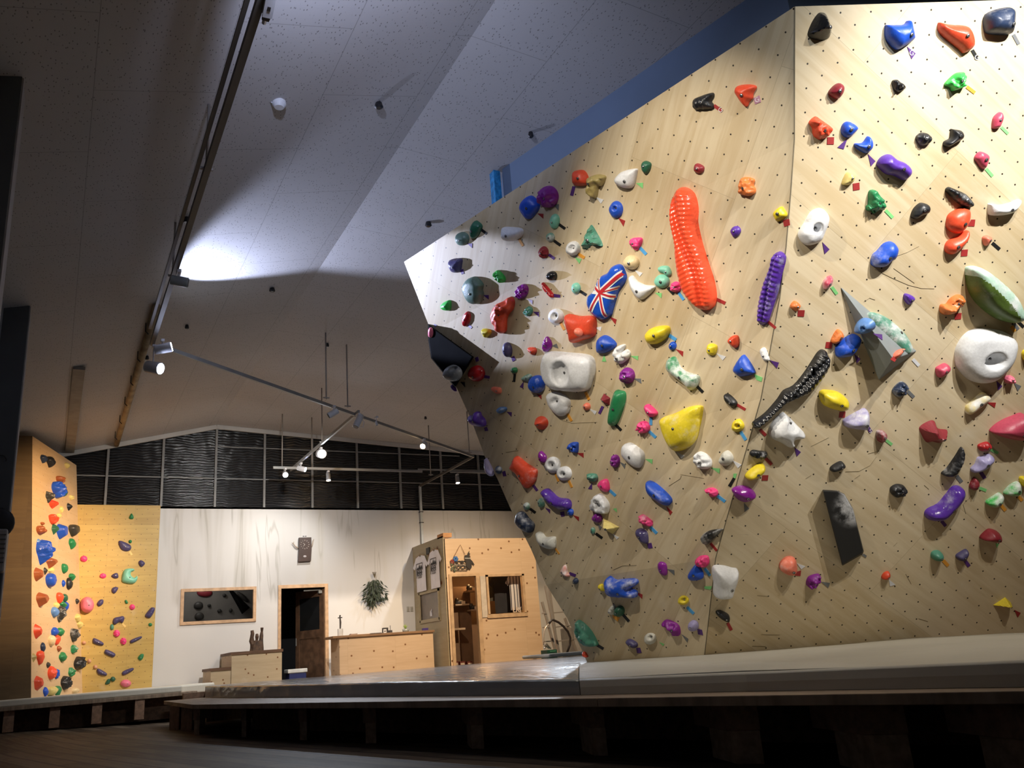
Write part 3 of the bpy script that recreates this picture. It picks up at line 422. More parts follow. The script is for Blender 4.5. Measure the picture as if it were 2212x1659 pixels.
E|teal|e 890 1175 33 42 0|.04|c9|tiny green and white hold near the lower edge|k s 930,1200 990,1245 28
Z|blue|1332,571 1342,574 1349,589 1351,601 1345,614 1337,624 1332,637 1322,671 1318,681 1302,691 1289,687 1276,675 1268,658 1270,640 1283,627 1291,606 1300,595 1312,589 1320,577|.09|gn|big boot hold painted with a red white blue flag|r t 1317,684 1332,690 1330,701
'''
# orange panel (seen edge on): crop | colour | cx cy rx ry | label
OHOLDS = r'''
T|navy|550 528 38 50|slate blue hold at the very top of the side wall
T|black|635 565 48 58|black hold at the top touching a slate blue one
T|straw|845 610 30 35|pale yellow hold near the top outer corner
T|brown|755 790 48 42|brown two pronged hold above the crumpled blue one
T|blue|730 915 72 90|big crumpled blue hold under the brown prongs
T|forest|812 945 30 48|dark green hold tucked behind the crumpled blue one
T|straw|897 1012 28 30|yellow pebble beside the crumpled blue hold
T|dkgrey|620 1005 42 65|dark drop hold below the crumpled blue one
T|red|665 1095 45 52|red crumpled hold directly under the dark drop
T|black|873 1130 30 45|black arrowhead hold beside the upper yellow pair
T|straw|775 1165 25 40|slim yellow hold, upper of a yellow pair
T|straw|745 1245 28 30|round yellow hold, lower of a yellow pair
T|red|662 1285 45 60|red rough hold beside the round yellow hold
T|brown|512 1430 52 50|brown crescent hold near the outer edge
T|brown|532 1345 20 20|tiny brown chip above the brown crescent
T|forest|688 1410 36 58|dark green flake beside the pointed blue hold
T|blue|768 1435 52 98|pointed blue hold like a shark fin
T|dkgrey|925 1420 60 68|dark grey block hold by the inner corner
U|blue|540 510 76 135|largest blue wedge hold with a rough tip
U|sky|495 415 28 42|light blue nub on the largest blue wedge
U|green|907 428 40 58|green leaf hold below the dark grey block
U|brown|640 660 52 62|brown mushroom hold under the largest blue wedge
U|green|812 740 38 52|green hold below the leaf, standing alone
U|brown|475 815 48 66|rusty brown hold next to a tiny dark flake
U|dkgrey|573 770 22 40|tiny dark flake beside a yellow nub
U|straw|645 770 34 42|yellow nub above the blue box hold
U|blue|635 890 58 75|blue box shaped hold with a bolt
U|blue|800 930 22 35|tiny blue hold beside a black tall one
U|black|870 935 36 65|black tall hold under a green one
U|green|905 850 38 42|green round hold on top of a black one
U|brown|520 1130 57 78|brown pointed hold, largest of the brown ones
U|scarlet|750 1110 40 58|bright red hold at the top of a tight cluster
U|forest|820 1115 30 48|dark green hold next to the cluster's red one
U|straw|710 1215 32 38|yellow hold inside the tight cluster
U|green|785 1205 42 42|green hold inside the tight cluster
U|blue|828 1220 32 56|blue hold at the cluster's inner side
U|sky|688 1295 42 56|light blue hold under the tight cluster
U|dkgrey|758 1310 46 90|dark chalked fang hold ending the cluster
U|dkgrey|972 1155 22 28|tiny dark hold beside the big pink disc
W|red|468 600 40 78|red pointed hold at the outer edge
W|blue|688 612 42 48|blue hold joined to a green one
W|green|758 612 40 48|green hold joined to a blue one
W|cream|652 715 42 58|cream claw hold under the joined pair
W|scarlet|718 708 35 54|bright red hold beside the cream claw
W|dkgrey|930 635 45 68|dark chalky egg hold by the inner corner
W|navy|540 805 28 50|navy hooked hold above a red one
W|red|505 920 40 72|red upright hold below the navy hook
W|olive|428 930 25 46|olive flake hold at the outer edge
W|brown|743 820 25 32|tiny brown hold above the green bolted one
W|green|925 828 35 48|green slanted hold below the chalky egg
W|green|788 928 42 50|green bolted hold in the middle
W|dkgrey|607 1027 22 30|tiny black chip above the red and blue pair
W|scarlet|652 1130 45 70|red rough hold joined to a blue one
W|blue|712 1135 30 52|blue hold joined to a red rough one
W|black|990 1008 57 70|black boulder hold at the inner corner
W|green|897 1118 35 50|green hold linking two black boulders
W|black|825 1245 56 76|black boulder hold near the base
W|red|478 1255 43 74|red cone hold near the base
W|blue|573 1362 28 46|blue hold lowest beside the yellow jug
W|straw|650 1355 55 52|yellow jug hold at the very base
W|green|725 1350 38 55|dark green hold hooked on the yellow jug
W|cream|945 1352 38 36|cream cup hold at the base by the corner
W|straw|980 430 35 44|yellow lump on the inner corner, upper of two
W|straw|1004 520 34 40|yellow lump on the inner corner, lower of two
'''
# yellow panel on the back wall, same format as HOLDS
YHOLDS = r'''
T|green|1625,1260 1655,1215 1682,1260 1670,1288 1630,1285|.06||green diamond hold at the top of the yellow wall|
T|green|e 1638 1570 22 22 0|.05||tiny green ball hold above the purple lens|
U|slate|1492,400 1540,400 1640,450 1648,500 1600,530 1530,510 1495,450|.07||purple lens hold high on the yellow wall|y s 1630,530 1660,575 24
U|pink|e 1055 622 45 40 0|.07||pink hold by the corner of the yellow wall|
U|slate|1745,655 1780,640 1825,680 1780,727 1745,690|.07||purple drop hold above the mint star|
U|mint|1550,780 1600,745 1680,745 1690,770 1650,790 1650,830 1690,860 1725,835 1730,880 1680,935 1570,925 1530,890|.12||large mint star hold on the yellow wall|
U|pink|e 1295 838 42 33 0|.05|r|pink star hold above the small purple pair|
U|slate|1398,840 1440,805 1480,805 1488,860 1440,870|.06||purple hold beside the pink star|
U|slate|1405,1000 1440,977 1488,985 1470,1030 1440,1060 1408,1045|.06||purple hold below the pink star|
U|rosepink|e 1097 1200 88 102 0|.2||huge pink ball hold at the corner|
U|slate|1220,1180 1260,1135 1300,1140 1295,1190 1250,1222 1225,1210|.06||purple hold next to the huge pink ball|
U|green|1568,1150 1590,1140 1612,1180 1580,1187|.04||tiny green triangle hold above a pink one|
U|pink|e 1663 1230 36 35 0|.06||pink round hold below the tiny green triangle|
U|slate|1825,1330 1890,1245 1920,1233 1950,1245 1935,1300 1890,1365 1840,1360|.08||purple boot hold at the outer edge|
U|slate|1418,1400 1440,1365 1500,1350 1550,1342 1567,1375 1540,1430 1500,1420 1450,1450 1420,1435|.08||purple double lobed hold in the middle|y s 1538,1438 1580,1478 24
W|teal|e 1408 550 25 38 0|.05||small green hold beneath the double lobed purple one|
W|green|e 1890 520 25 22 0|.04||tiny green hold below the purple boot|
W|pink|e 1468 630 42 45 0|.07|r|pink knobbly hold, upper of two in a line|
W|pink|e 1552 728 40 45 0|.07|r|pink knobbly hold, lower of two in a line|
W|slate|1642,715 1770,665 1775,695 1655,755|.06||purple bar hold rising beside the lower pink one|
W|slate|1165,715 1190,688 1298,745 1285,783 1180,755|.07||purple bar hold, highest of the falling bars|
W|slate|1315,850 1345,832 1450,885 1420,930 1320,885|.07||purple bent bar hold in the middle of the falling bars|
W|peach|e 1057 748 27 24 0|.05||peach ball hold, highest of three|
W|peach|e 1123 978 27 28 0|.05||peach ball hold, middle of three|
W|peach|e 1200 1053 27 27 0|.05||peach ball hold, lowest of three|
W|green|1735,930 1770,890 1808,892 1800,940 1770,970 1740,955|.06||green drop hold low on the yellow wall|
W|slate|1215,1090 1245,1072 1342,1130 1325,1165 1235,1140|.07||purple bent bar hold under the lowest peach ball|
W|slate|1542,1110 1665,1062 1675,1095 1555,1158|.06||purple bar hold rising above the pink oval|
W|forest|e 1420 1205 32 32 0|.06||dark green ball hold near the base|
W|forest|1320,1270 1350,1210 1385,1205 1380,1260|.05||dark green flake hold touching the green ball|
W|rosepink|e 1583 1258 68 48 0|.1||pink oval hold at the base of the yellow wall|
'''
# ---------------------------------------------------------------- the big climbing wall
TH, PH = radians(25), radians(33)
NR = V((sin(TH)*cos(PH), cos(TH)*cos(PH), sin(PH)))      # into the wall
PR = NR*(5.68 + NR.dot(V((0, 0, .65))))
HR = V((cos(TH), -sin(TH), 0)); VR = HR.cross(NR)*-1
if VR.z < 0: VR = -VR
def onR(x, y): return on(x, y, NR, PR)
HD = V((sin(radians(-14)), cos(radians(-14)), 0))
SEAM = [onR(*q) for q in ((1717, 14), (1716, 300), (1708, 415), (1698, 532), (1684, 645), (1644, 860), (1601, 1010), (1546, 1205), (1522, 1415))]
SEAM.append(SEAM[-1]+(SEAM[-1]-SEAM[-2])*.14)
LLEN = [(4.415, 4.333), (3.81, 4.061), (3.18, 3.659), (2.465, 3.125), (1.94, 2.597), (1.545, 2.169), (.91, 1.548), (.565, 1.289), (.3, 1.1)]
def llen(z):
    for (a, la), (b, lb) in zip(LLEN, LLEN[1:]):
        if z >= b or b == .3:
            return la+(lb-la)*min(1.0, max(-.1, (a-z)/(a-b)))
def seam_at(z):
    for a, b in zip(SEAM, SEAM[1:]):
        if z >= b.z: return a+(b-a)*((a.z-z)/(a.z-b.z))
    return SEAM[-1].copy()
ZS = [s.z for s in SEAM]
zl = sorted(set([round(z, 4) for z in ZS+[3.81, 3.18, 2.465, 1.94, 1.545, .91]]), reverse=True)
arc = {}; L = 0; pv = None
for z in zl:
    s = seam_at(z)
    if pv is not None:
        d = s-pv; d = d-HD*d.dot(HD); L -= d.length
    arc[z] = L; pv = s
def arc_at(z):
    for a, b in zip(zl, zl[1:]):
        if z >= b-1e-6: return arc[a]+(arc[b]-arc[a])*((a-z)/(a-b))
    return arc[zl[-1]]
# left sheet
lv, lf, luv = [], [], []
for z in zl:
    s = seam_at(z)
    for l in (0, llen(z)): p = s+HD*l; lv.append(p); luv.append((p.dot(HD), arc[z]))
for i in range(len(zl)-1): lf.append((2*i, 2*i+1, 2*i+3, 2*i+2))
bl = []
for z in zl:
    s = seam_at(z); bl += [s, s+HD*(llen(z)+.8)]
bvL = BVHTree.FromPolygons(bl, lf)
RLEN = 2.75
r0 = SEAM[0]; rv = list(SEAM)+[SEAM[-1]+HR*RLEN, SEAM[0]+HR*RLEN]
# right sheet corner clean up: fan from far edge
rf = [tuple(range(len(rv)))]
def uvR(p): return (p.dot(HR), p.dot(VR))
def hit_wall(x, y, which=None):
    """-> point, outward normal, h axis, v axis of the big wall under a pixel"""
    q = ray(x, y)
    p = onR(x, y); s = seam_at(min(max(p.z, .3), 4.4))
    if which != 'L' and (p-s).dot(HR) > 0: return p, -NR, HR, VR
    loc, nn, idx, d = bvL.ray_cast(CAM, q.normalized(), 60)
    if loc is None: return p, -NR, HR, VR
    a, b, c, e = [bl[k] for k in lf[idx]]
    n = (e-a).cross(b-a).normalized()
    if n.dot(q) > 0: n = -n
    v = n.cross(HD); v = v if v.z > 0 else -v
    return loc, n, -HD, v
_d = onR(1752+.20796*751, .20796*507); uo = uvR(_d)
_l = hit_wall(1260+.20796*559, 300+.20796*33)[0]; lo = (_l.dot(HD), arc_at(_l.z))
m_R = plywood('plywood_right', (.72, .62, .44), (.53, .41, .235), (.2, .15, uo[0], uo[1]), prot=radians(40), off=(.35, .2), tone=.55)
m_L = plywood('plywood_left', (.72, .62, .44), (.52, .40, .235), (.2, .2, lo[0], lo[1]), prot=radians(45), off=(.1, .5), tone=.55)
m_ply = plywood('plywood_edge', (.45, .34, .2), (.3, .2, .1), psize=(3, 3), scuff=0)
wall = empty('climbing_wall', seam_at(.45))
tag(wall, 'tall overhanging plywood climbing wall peppered with bolt holes and colourful holds', 'climbing wall', kind='thing')
def sheet(name, vs, fs, uvs, mat, back, parent):
    n = len(vs)
    o = mesh(name, list(vs)+[p+back for p in vs], list(fs)+[tuple(k+n for k in f)[::-1] for f in fs], mat, parent, uvs=uvs+uvs)
    # rim
    cnt = {}
    for f in fs:
        for a, b in zip(f, f[1:]+f[:1]): cnt[(a, b)] = 1
    rim = [(a, b, b+n, a+n) for (a, b) in cnt if (b, a) not in cnt]
    vs2 = list(vs)+[p+back for p in vs]
    mesh(name.replace('face', 'edge'), vs2, rim, m_ply, parent, uvs=uvs+uvs)
    return o
sheet('prow_face', rv, rf, [uvR(p) for p in rv], m_R, NR*.04, wall)
sheet('side_face', lv, lf, luv, m_L, V((.034, .01, .018)), wall)
# dark seam line between the faces
sm = MB()
for a, b in zip(SEAM, SEAM[1:]): sm.bar(a-NR*.0005, b-NR*.0005, .005, .004)
sm.build('corner_joint', plain('joint_dark', (.14, .12, .08), .8), wall)
# scuffs and scratches rubbed into the plywood
sk = MB()
for pts in (((1889, 582), (1925, 600), (1962, 616), (1990, 623), (2018, 624)), ((1930, 580), (1975, 612)), ((1905, 565), (1960, 545), (1985, 532)), ((1866, 652), (1878, 644), (1890, 648)), ((1826, 1019), (1855, 1018), (1880, 1005), (1893, 987)),
    ((1846, 1034), (1858, 1026)), ((1875, 980), (1900, 974)), ((1752, 964), (1790, 945)), ((1740, 1034), (1752, 1027)), ((1636, 1286), (1660, 1288)), ((1645, 1370), (1685, 1371), (1654, 1371)), ((1625, 1395), (1655, 1396)), ((1956, 1240), (1968, 1262)),
    ((2086, 1110), (2080, 1090), (2100, 1070)), ((1996, 1048), (2006, 1057)), ((1930, 1180), (1938, 1172)), ((1984, 1336), (2004, 1342)), ((1445, 1050), (1470, 1034), (1472, 1028)), ((1325, 1231), (1345, 1222), (1375, 1221)), ((1210, 906), (1235, 914), (1290, 912)), ((1093, 977), (1120, 973)), ((1470, 1025), (1520, 1033))):
    q = [hit_wall(*p) for p in pts]
    for (a, n1, _, _), (b, n2, _, _) in zip(q, q[1:]): sk.bar(a+n1*.0004, b+n2*.0004, .006, .0012)
sk.build('scuff_marks', plain('scuff', (.30, .25, .16), .8), wall)
# timber studs behind the sheets (seen only from the side)
st = MB()
for k in range(5):
    a = SEAM[0]+HR*(.3+k*.55)+NR*.09; b = a-VR*4.5
    st.bar(a, b, .05, .1)
st.build('stud_frame', m_ply, wall)

# grey triangular volume and black volumes
m_grey = plain('volume_grey', (.24, .27, .28), .6, var=.06)
m_blackv = plain('volume_black', (.004, .0042, .005), .8, var=.2, scale=12); m_blackv.node_tree.nodes['Principled BSDF'].inputs['Specular IOR Level'].default_value = .04
def volume(name, basepx, apexpx, H, mat, label, which=None):
    P0, n, h, v = hit_wall(*[sum(c)/len(basepx) for c in zip(*basepx)], which)
    base = [on(x, y, n, P0) for x, y in basepx]
    ap = [on(x, y, n, P0+n*H) for x, y in apexpx]
    nb = len(base)
    if len(ap) == 1: vs = base+ap; fs = [(i, (i+1) % nb, nb) for i in range(nb)]+[tuple(range(nb))[::-1]]
    else: vs = base+ap; fs = [(i, (i+1) % nb, nb+(i+1) % nb, nb+i) for i in range(nb)]+[tuple(range(nb, 2*nb)), tuple(range(nb))[::-1]]
    c = sum(base, V())/nb
    o = mesh(name, [p-c for p in vs], fs, mat, wallroot); o.location = c
    bm = bmesh.new(); bm.from_mesh(o.data); bmesh.ops.recalc_face_normals(bm, faces=bm.faces); bm.to_mesh(o.data); bm.free()
    md = o.modifiers.new('b', 'BEVEL'); md.width = .006; md.segments = 2
    tag(o, label, 'volume', 'plywood volumes on the climbing wall')
    return o, BVHTree.FromPolygons(vs, [f for f in fs]), vs
wallroot = None
VOLS = {}
o, VOLS['g'], _ = volume('wall_volume', [(1813, 616), (1981, 758), (1898, 822)], [(1930, 776)], .2, m_grey, 'grey triangular volume carrying a green half moon hold')
def chalk_mat():
    if 'chalkv' in MATS: return MATS['chalkv']
    mt, t, b = nt('volume_black_chalked'); tc = N(t, 'ShaderNodeTexCoord')
    nz = N(t, 'ShaderNodeTexNoise', {'Vector': tc.outputs['Object'], 'Scale': 5.0, 'Detail': 6.0, 'Roughness': .7}).outputs[0]
    sp = N(t, 'ShaderNodeVectorMath', {0: tc.outputs['Object'], 1: CHK}, operation='DISTANCE').outputs[1]
    f = math_(t, 'MULTIPLY', ramp(t, nz, .38, .6), ramp(t, sp, .19, .07))
    t.links.new(mixc(t, f, (.012, .013, .015), (.7, .72, .76)), b.inputs['Base Color']); b.inputs['Roughness'].default_value = .6
    MATS['chalkv'] = mt; return mt
slab_px = [(1776.3, 1057.5), (1808, 1059.3), (1824, 1066.5), (1843, 1099), (1853, 1139), (1866, 1190.5), (1864, 1197), (1819.3, 1222.6)]
_sb = [onR(*q) for q in slab_px]; CHK = tuple(onR(1832, 1082)-NR*.08-sum(_sb, V())/len(_sb))
volume('wall_volume', slab_px, [(x+(1820-x)*.05, y+(1130-y)*.04) for x, y in slab_px], .1, chalk_mat(), 'tall black slab volume with white chalk on its upper corner')
wedge = [(924, 699), (1024, 771), (983, 838), (931, 774), (925, 735)]
o, VOLS['b'], _ = volume('wall_volume', wedge, [(x+(965-x)*.06, y+(772-y)*.06) for x, y in wedge], .1, m_blackv, 'black wedge volume wrapping the outer edge of the wall', 'L')

# ---------------------------------------------------------------- hold builder
def catmull(p, closed=True, k=4):
    n = len(p); out = []
    for i in range(n):
        a, b, c, d = p[i-1], p[i], p[(i+1) % n], p[(i+2) % n]
        for j in range(k):
            t = j/k
            out.append(tuple(.5*((2*b[q])+(-a[q]+c[q])*t+(2*a[q]-5*b[q]+4*c[q]-d[q])*t*t+(-a[q]+3*b[q]-3*c[q]+d[q])*t**3) for q in (0, 1)))
    return out
def segd(px, py, poly):
    best = 1e9; n = len(poly)
    for i in range(n):
        x0, y0 = poly[i]; x1, y1 = poly[(i+1) % n]; dx, dy = x1-x0, y1-y0; L2 = dx*dx+dy*dy
        t = 0 if L2 == 0 else max(0, min(1, ((px-x0)*dx+(py-y0)*dy)/L2))
        ex, ey = px-x0-t*dx, py-y0-t*dy; d = ex*ex+ey*ey
        if d < best: best = d
    return sqrt(best)
def inside(px, py, poly):
    c = False; n = len(poly); j = n-1
    for i in range(n):
        if (poly[i][1] > py) != (poly[j][1] > py) and px < (poly[j][0]-poly[i][0])*(py-poly[i][1])/(poly[j][1]-poly[i][1])+poly[i][0]: c = not c
        j = i
    return c
def dome(poly, H, opts, dish, seed, big):
    """poly: smooth outline in plane metres around (0,0) -> verts (x,y,h), faces"""
    xs = [p[0] for p in poly]; ys = [p[1] for p in poly]
    W_, H_ = max(xs)-min(xs), max(ys)-min(ys); area = 0
    for i in range(len(poly)):
        x0, y0 = poly[i-1]; x1, y1 = poly[i]; area += x0*y1-x1*y0
    if area < 0: poly = poly[::-1]
    step = sqrt(abs(area)/2/((1500 if 'w' in opts else 520) if big else 150))
    pts = list(poly); inn = []
    for fr in (.25, .7, 1.3):
        d = step*fr; n = len(poly)
        for i in range(n):
            if fr > 1 and i % 2: continue
            a, b, c = poly[i-1], poly[i], poly[(i+1) % n]; ex, ey = c[0]-a[0], c[1]-a[1]; l = sqrt(ex*ex+ey*ey) or 1
            q = (b[0]-ey/l*d, b[1]+ex/l*d)
            if inside(*q, poly) and segd(*q, poly) > d*.85: inn.append(q)
    y = min(ys)+step*.5; r = 0
    while y < max(ys):
        x = min(xs)+step*(.5 if r % 2 else 0)
        while x < max(xs):
            if inside(x, y, poly) and segd(x, y, poly) > step*1.6: inn.append((x, y))
            x += step
        y += step*.87; r += 1
    allp = [V(p) for p in pts+inn]; nb = len(pts)
    co2, ed, fc, *_ = delaunay_2d_cdt(allp, [], [list(range(nb))], 1, 1e-6)
    ds = [segd(p.x, p.y, poly) for p in co2]; R = max(ds) or 1e-3
    # long axis
    mx = sum(p.x for p in co2)/len(co2); my = sum(p.y for p in co2)/len(co2)
    sxx = sum((p.x-mx)**2 for p in co2); syy = sum((p.y-my)**2 for p in co2); sxy = sum((p.x-mx)*(p.y-my) for p in co2)
    an = .5*atan2(2*sxy, sxx-syy); ax, ay = cos(an), sin(an)
    size = sqrt(W_*H_); vs = []
    for p, d in zip(co2, ds):
        t = min(1, d/min(R*.95, max(.06, R*.45)))
        if 'f' in opts: h = H*t
        else: h = H*(.74*sqrt(max(0, 1-(1-t)**2))**.9+.16*min(1, d/R))
        e = min(1, d/(step*.8))
        if 'r' in opts:
            h += e*H*.42*noise.noise(V((p.x, p.y, 0))*(4.2/size)+V((seed, seed*.7, 0)))+e*H*.2*noise.noise(V((p.x, p.y, 3))*(10/size)+V((seed, 0, 0)))
        elif 'f' not in opts: h += e*H*.08*noise.noise(V((p.x, p.y, 0))*(2.4/size)+V((seed, 0, 2)))
        if 'w' in opts:
            al = (p.x-mx)*ax+(p.y-my)*ay; pe = -(p.x-mx)*ay+(p.y-my)*ax
            if big:
                q_ = (pe-R*.28*sin(al*5.5))/(R*.24); h = h*(1.12-.42*math.exp(-q_*q_)); al += .25*abs(pe)
            h += e*(.0042 if big else .004)*sin(al/(.034 if big else .03)*2*pi)
        for (dx, dy, rx, ry) in dish:
            q = ((p.x-dx)/rx)**2+((p.y-dy)/ry)**2
            if q < 1: h -= H*.55*sqrt(1-q)
            elif q < 1.35: h -= H*.05*(1.35-q)/.35
        vs.append((p.x, p.y, max(h, .002) if d > 1e-5 else 0.0))
    return vs, [f for f in fc if len(f) >= 3]
m_bolt = plain('bolt_steel', (.6, .6, .62), .3, .9, var=.05)
m_hole = plain('bolt_recess', (.01, .01, .01), .8)
LABELS = set()
TAPES = []
def frame(P, n, h, v, verts): return [h*x+v*y+n*z for x, y, z in verts]
def make_hold(cr, col, outline, H, opts, label, tapes, surf, cat='climbing hold', group='holds bolted to the big climbing wall', seed=0):
    ox, oy, s = CR[cr]
    dish = []
    if 'd ' in opts:
        opts, *ds = opts.split('d '); 
        for q in ds: dish.append([float(w) for w in q.split()])
    if outline.startswith('e '):
        cx, cy, rx, ry, ro = [float(w) for w in outline[2:].split()]; ro = radians(ro)
        pp = []
        for k in range(10):
            a = 2*pi*k/10; x, y = rx*cos(a), ry*sin(a); wob = 1+.05*noise.noise(V((k*.9, seed, 0)))
            pp.append((cx+(x*cos(ro)-y*sin(ro))*wob, cy+(x*sin(ro)+y*cos(ro))*wob))
    else: pp = [tuple(float(w) for w in q.split(',')) for q in outline.split()]
    px = [(ox+s*x, oy+s*y) for x, y in pp]
    mx, my = sum(p[0] for p in px)/len(px), sum(p[1] for p in px)/len(px)
    P, n, h, v = surf(mx, my)
    PO = P+n*H*.25
    def to2(x, y, off=PO):
        q = on(x, y, n, off)-P; return (q.dot(h), q.dot(v))
    poly = [to2(*p) for p in px]
    if 'f' not in opts or len(poly) > 6: poly = catmull(poly, k=4 if len(poly) < 12 else 3)
    else:
        poly = [((1-t)*poly[i][0]+t*poly[(i+1) % len(poly)][0], (1-t)*poly[i][1]+t*poly[(i+1) % len(poly)][1]) for i in range(len(poly)) for t in (0, .34, .67)]
    dd = []
    for (dx, dy, rx, ry) in dish:
        c = to2(ox+s*dx, oy+s*dy, P+n*H*.8); e = to2(ox+s*(dx+rx), oy+s*dy, P+n*H*.8); g = to2(ox+s*dx, oy+s*(dy+ry), P+n*H*.8)
        dd.append((c[0], c[1], sqrt((e[0]-c[0])**2+(e[1]-c[1])**2), sqrt((g[0]-c[0])**2+(g[1]-c[1])**2)))
    w = max(p[0] for p in px)-min(p[0] for p in px); hh = max(p[1] for p in px)-min(p[1] for p in px)
    vs, fs = dome(poly, H, opts, dd, seed*1.7, w*hh > 3500)
    ch = 0.0
    for i, c in enumerate(opts):
        if c == 'c' and i+1 < len(opts) and opts[i+1].isdigit(): ch = int(opts[i+1])/10
    mat = hold_mat(HC[col], ch, .22 if 'g' in opts else .42)
    wv = frame(P, n, h, v, vs)
    o = mesh('climbing_hold', wv, fs, mat, None, smooth='f' not in opts)
    bm = bmesh.new(); bm.from_mesh(o.data); bmesh.ops.recalc_face_normals(bm, faces=bm.faces)
    if sum((f.normal.dot(n)*f.calc_area() for f in bm.faces)) < 0: bmesh.ops.reverse_faces(bm, faces=bm.faces)
    bm.to_mesh(o.data); bm.free()
    o.location = P+n*.0
    full = label
    tag(o, full, cat, group)
    assert full not in LABELS, full
    LABELS.add(full)
    bv = BVHTree.FromPolygons(wv, fs)
    if 'n' not in opts and w*hh > 130:
        if dd: b2 = dd[0][:2]
        else:
            b2 = max(((x, y) for x, y, z in vs), key=lambda q: min(segd(q[0], q[1], poly), .05)-.15*sqrt((q[0]-.02)**2+(q[1]+.02)**2))
        loc, nn, _, _ = bv.ray_cast(h*b2[0]+v*b2[1]+n*2, -n, 5)
        if loc is not None:
            if nn.dot(n) < 0: nn = -nn
            r1 = .008 if w*hh < 900 else .012
            q = (nn+n*1.2).normalized(); u = q.cross(V((0, 0, 1))).normalized(); z = u.cross(q)
            bvs, bfs, bmi = [], [], []
            for ring, (rr, dz) in enumerate(((r1, .003), (r1*.72, .0045), (r1*.45, .0055))):
                k0 = len(bvs)
                bvs += [loc+q*dz+(u*cos(2*pi*k/10)+z*sin(2*pi*k/10))*rr for k in range(10)]
                if ring < 2: bfs += [(k0+k, k0+(k+1) % 10, k0+10+(k+1) % 10, k0+10+k) for k in range(10)]; bmi += [0 if ring == 0 else 1]*10
                else: bfs.append(tuple(range(k0, k0+10))); bmi.append(0 if w*hh > 900 else 1)
            mesh('bolt', bvs, bfs, None, o, mats=[m_hole, m_bolt], mi=bmi)
    for tp in [q for q in tapes.split(';') if q.strip()]:
        f = tp.split(); tc, shp = f[0], f[1]
        rest = f[2:]; letter = None
        if rest and rest[-1] in ('G', 'S'): letter = rest.pop()
        if shp == 's':
            (x0, y0), (x1, y1) = [tuple(float(w_) for w_ in q.split(',')) for q in rest[:2]]; wd = float(rest[2])/2
            l = sqrt((x1-x0)**2+(y1-y0)**2); nx, ny = -(y1-y0)/l*wd, (x1-x0)/l*wd
            q4 = [(x0+nx, y0+ny), (x1+nx, y1+ny), (x1-nx, y1-ny), (x0-nx, y0-ny)]
        else: q4 = [tuple(float(w_) for w_ in q.split(',')) for q in rest]
        q4 = [(ox+s*x, oy+s*y) for x, y in q4]
        TAPES.append((tc, shp, q4, label, surf, letter))
    return o, bv, (P, n, h, v)
FLAG = None
k = 0
def surf_for(label):
    if 'on the grey volume' in label or label.startswith('__g'): return lambda x, y: vol_hit(x, y, 'g')
    if 'on the black wedge volume' in label: return lambda x, y: vol_hit(x, y, 'b')
    return hit_wall
def vol_hit(x, y, key):
    q = ray(x, y); loc, nn, _, _ = VOLS[key].ray_cast(CAM, q.normalized(), 60)
    if loc is None: return hit_wall(x, y)
    if nn.dot(q) > 0: nn = -nn
    h = V((0, 0, 1)).cross(nn).normalized()
    v = nn.cross(h); v = v if v.z > 0 else -v
    return loc, nn, h, v
def any_hit(x, y):
    best = None
    for key in VOLS:
        q = ray(x, y); loc, nn, _, _ = VOLS[key].ray_cast(CAM, q.normalized(), 60)
        if loc is not None: return vol_hit(x, y, key)
    return hit_wall(x, y)
for line in HOLDS.strip().split('\n'):
    f = line.split('|'); k += 1
    r = make_hold(f[0], f[1], f[2], float(f[3]), f[4], f[5], f[6], surf_for(f[5]), seed=k)
    if 'painted with a red white blue flag' in f[5]: FLAG = r
    if 'pink plug' in f[5]:
        P_c = on(860+.19892*1960, 600+.19892*590, r[2][1], r[2][0]+r[2][1]*.11)-r[2][0]
        pb_ = MB().ball(P_c, .045, 14, (1, .6, .8)); pb_.build('plug', hold_mat(HC['coral'], .2), r[0], smooth=True)
# holds on the grey volume
Gs = lambda x, y: vol_hit(x, y, 'g')
make_hold('Z', 'teal', '1877,674 1900,678 1925,694 1950,718 1965,740 1972,757 1966,763 1945,745 1915,718 1885,690', .05, 'c8', 'green half moon hold mounted on the grey volume', 'w s 1972,776 1985,790 7', Gs, seed=301)
make_hold('O', 'coral', '1840,350 1890,300 1940,310 1935,350 1890,400 1850,395', .05, '', 'small coral hold at the corner of the grey volume', 'r q 1820,385 1870,400 1835,455 1783,425', Gs, seed=302)
_GG = make_hold('Z', 'green', '2093,584 2100,577 2118,577 2140,590 2170,615 2195,645 2207,673 2205,690 2190,698 2170,695 2145,682 2115,655 2098,625', .2, 'c6n', 'giant green half moon hold above the huge white disc', '', hit_wall, seed=303)
_o, _, (_P, _n, _h, _v) = _GG
_o.data.materials.clear()
for q_ in (hold_mat((.10, .17, .03), .25, .45), hold_mat((.42, .62, .50), .7, .35)): _o.data.materials.append(q_)
_rl = [(2090, 584), (2122, 604), (2151, 630), (2176, 656), (2190, 676), (2205, 694)]
_rl = [(lambda w_: (w_.dot(_h), w_.dot(_v)))(on(x, y, _n, _P+_n*.13)-_P) for x, y in _rl]
for p_ in _o.data.polygons:
    u_, v_ = p_.center.dot(_h), p_.center.dot(_v); side_ = 0
    for (xa, ya), (xb, yb) in zip(_rl, _rl[1:]):
        if (ya >= v_ >= yb): side_ = 1 if u_ > xa+(xb-xa)*(ya-v_)/(ya-yb) else 0
        elif v_ > _rl[0][1]: side_ = 1
    p_.material_index = side_
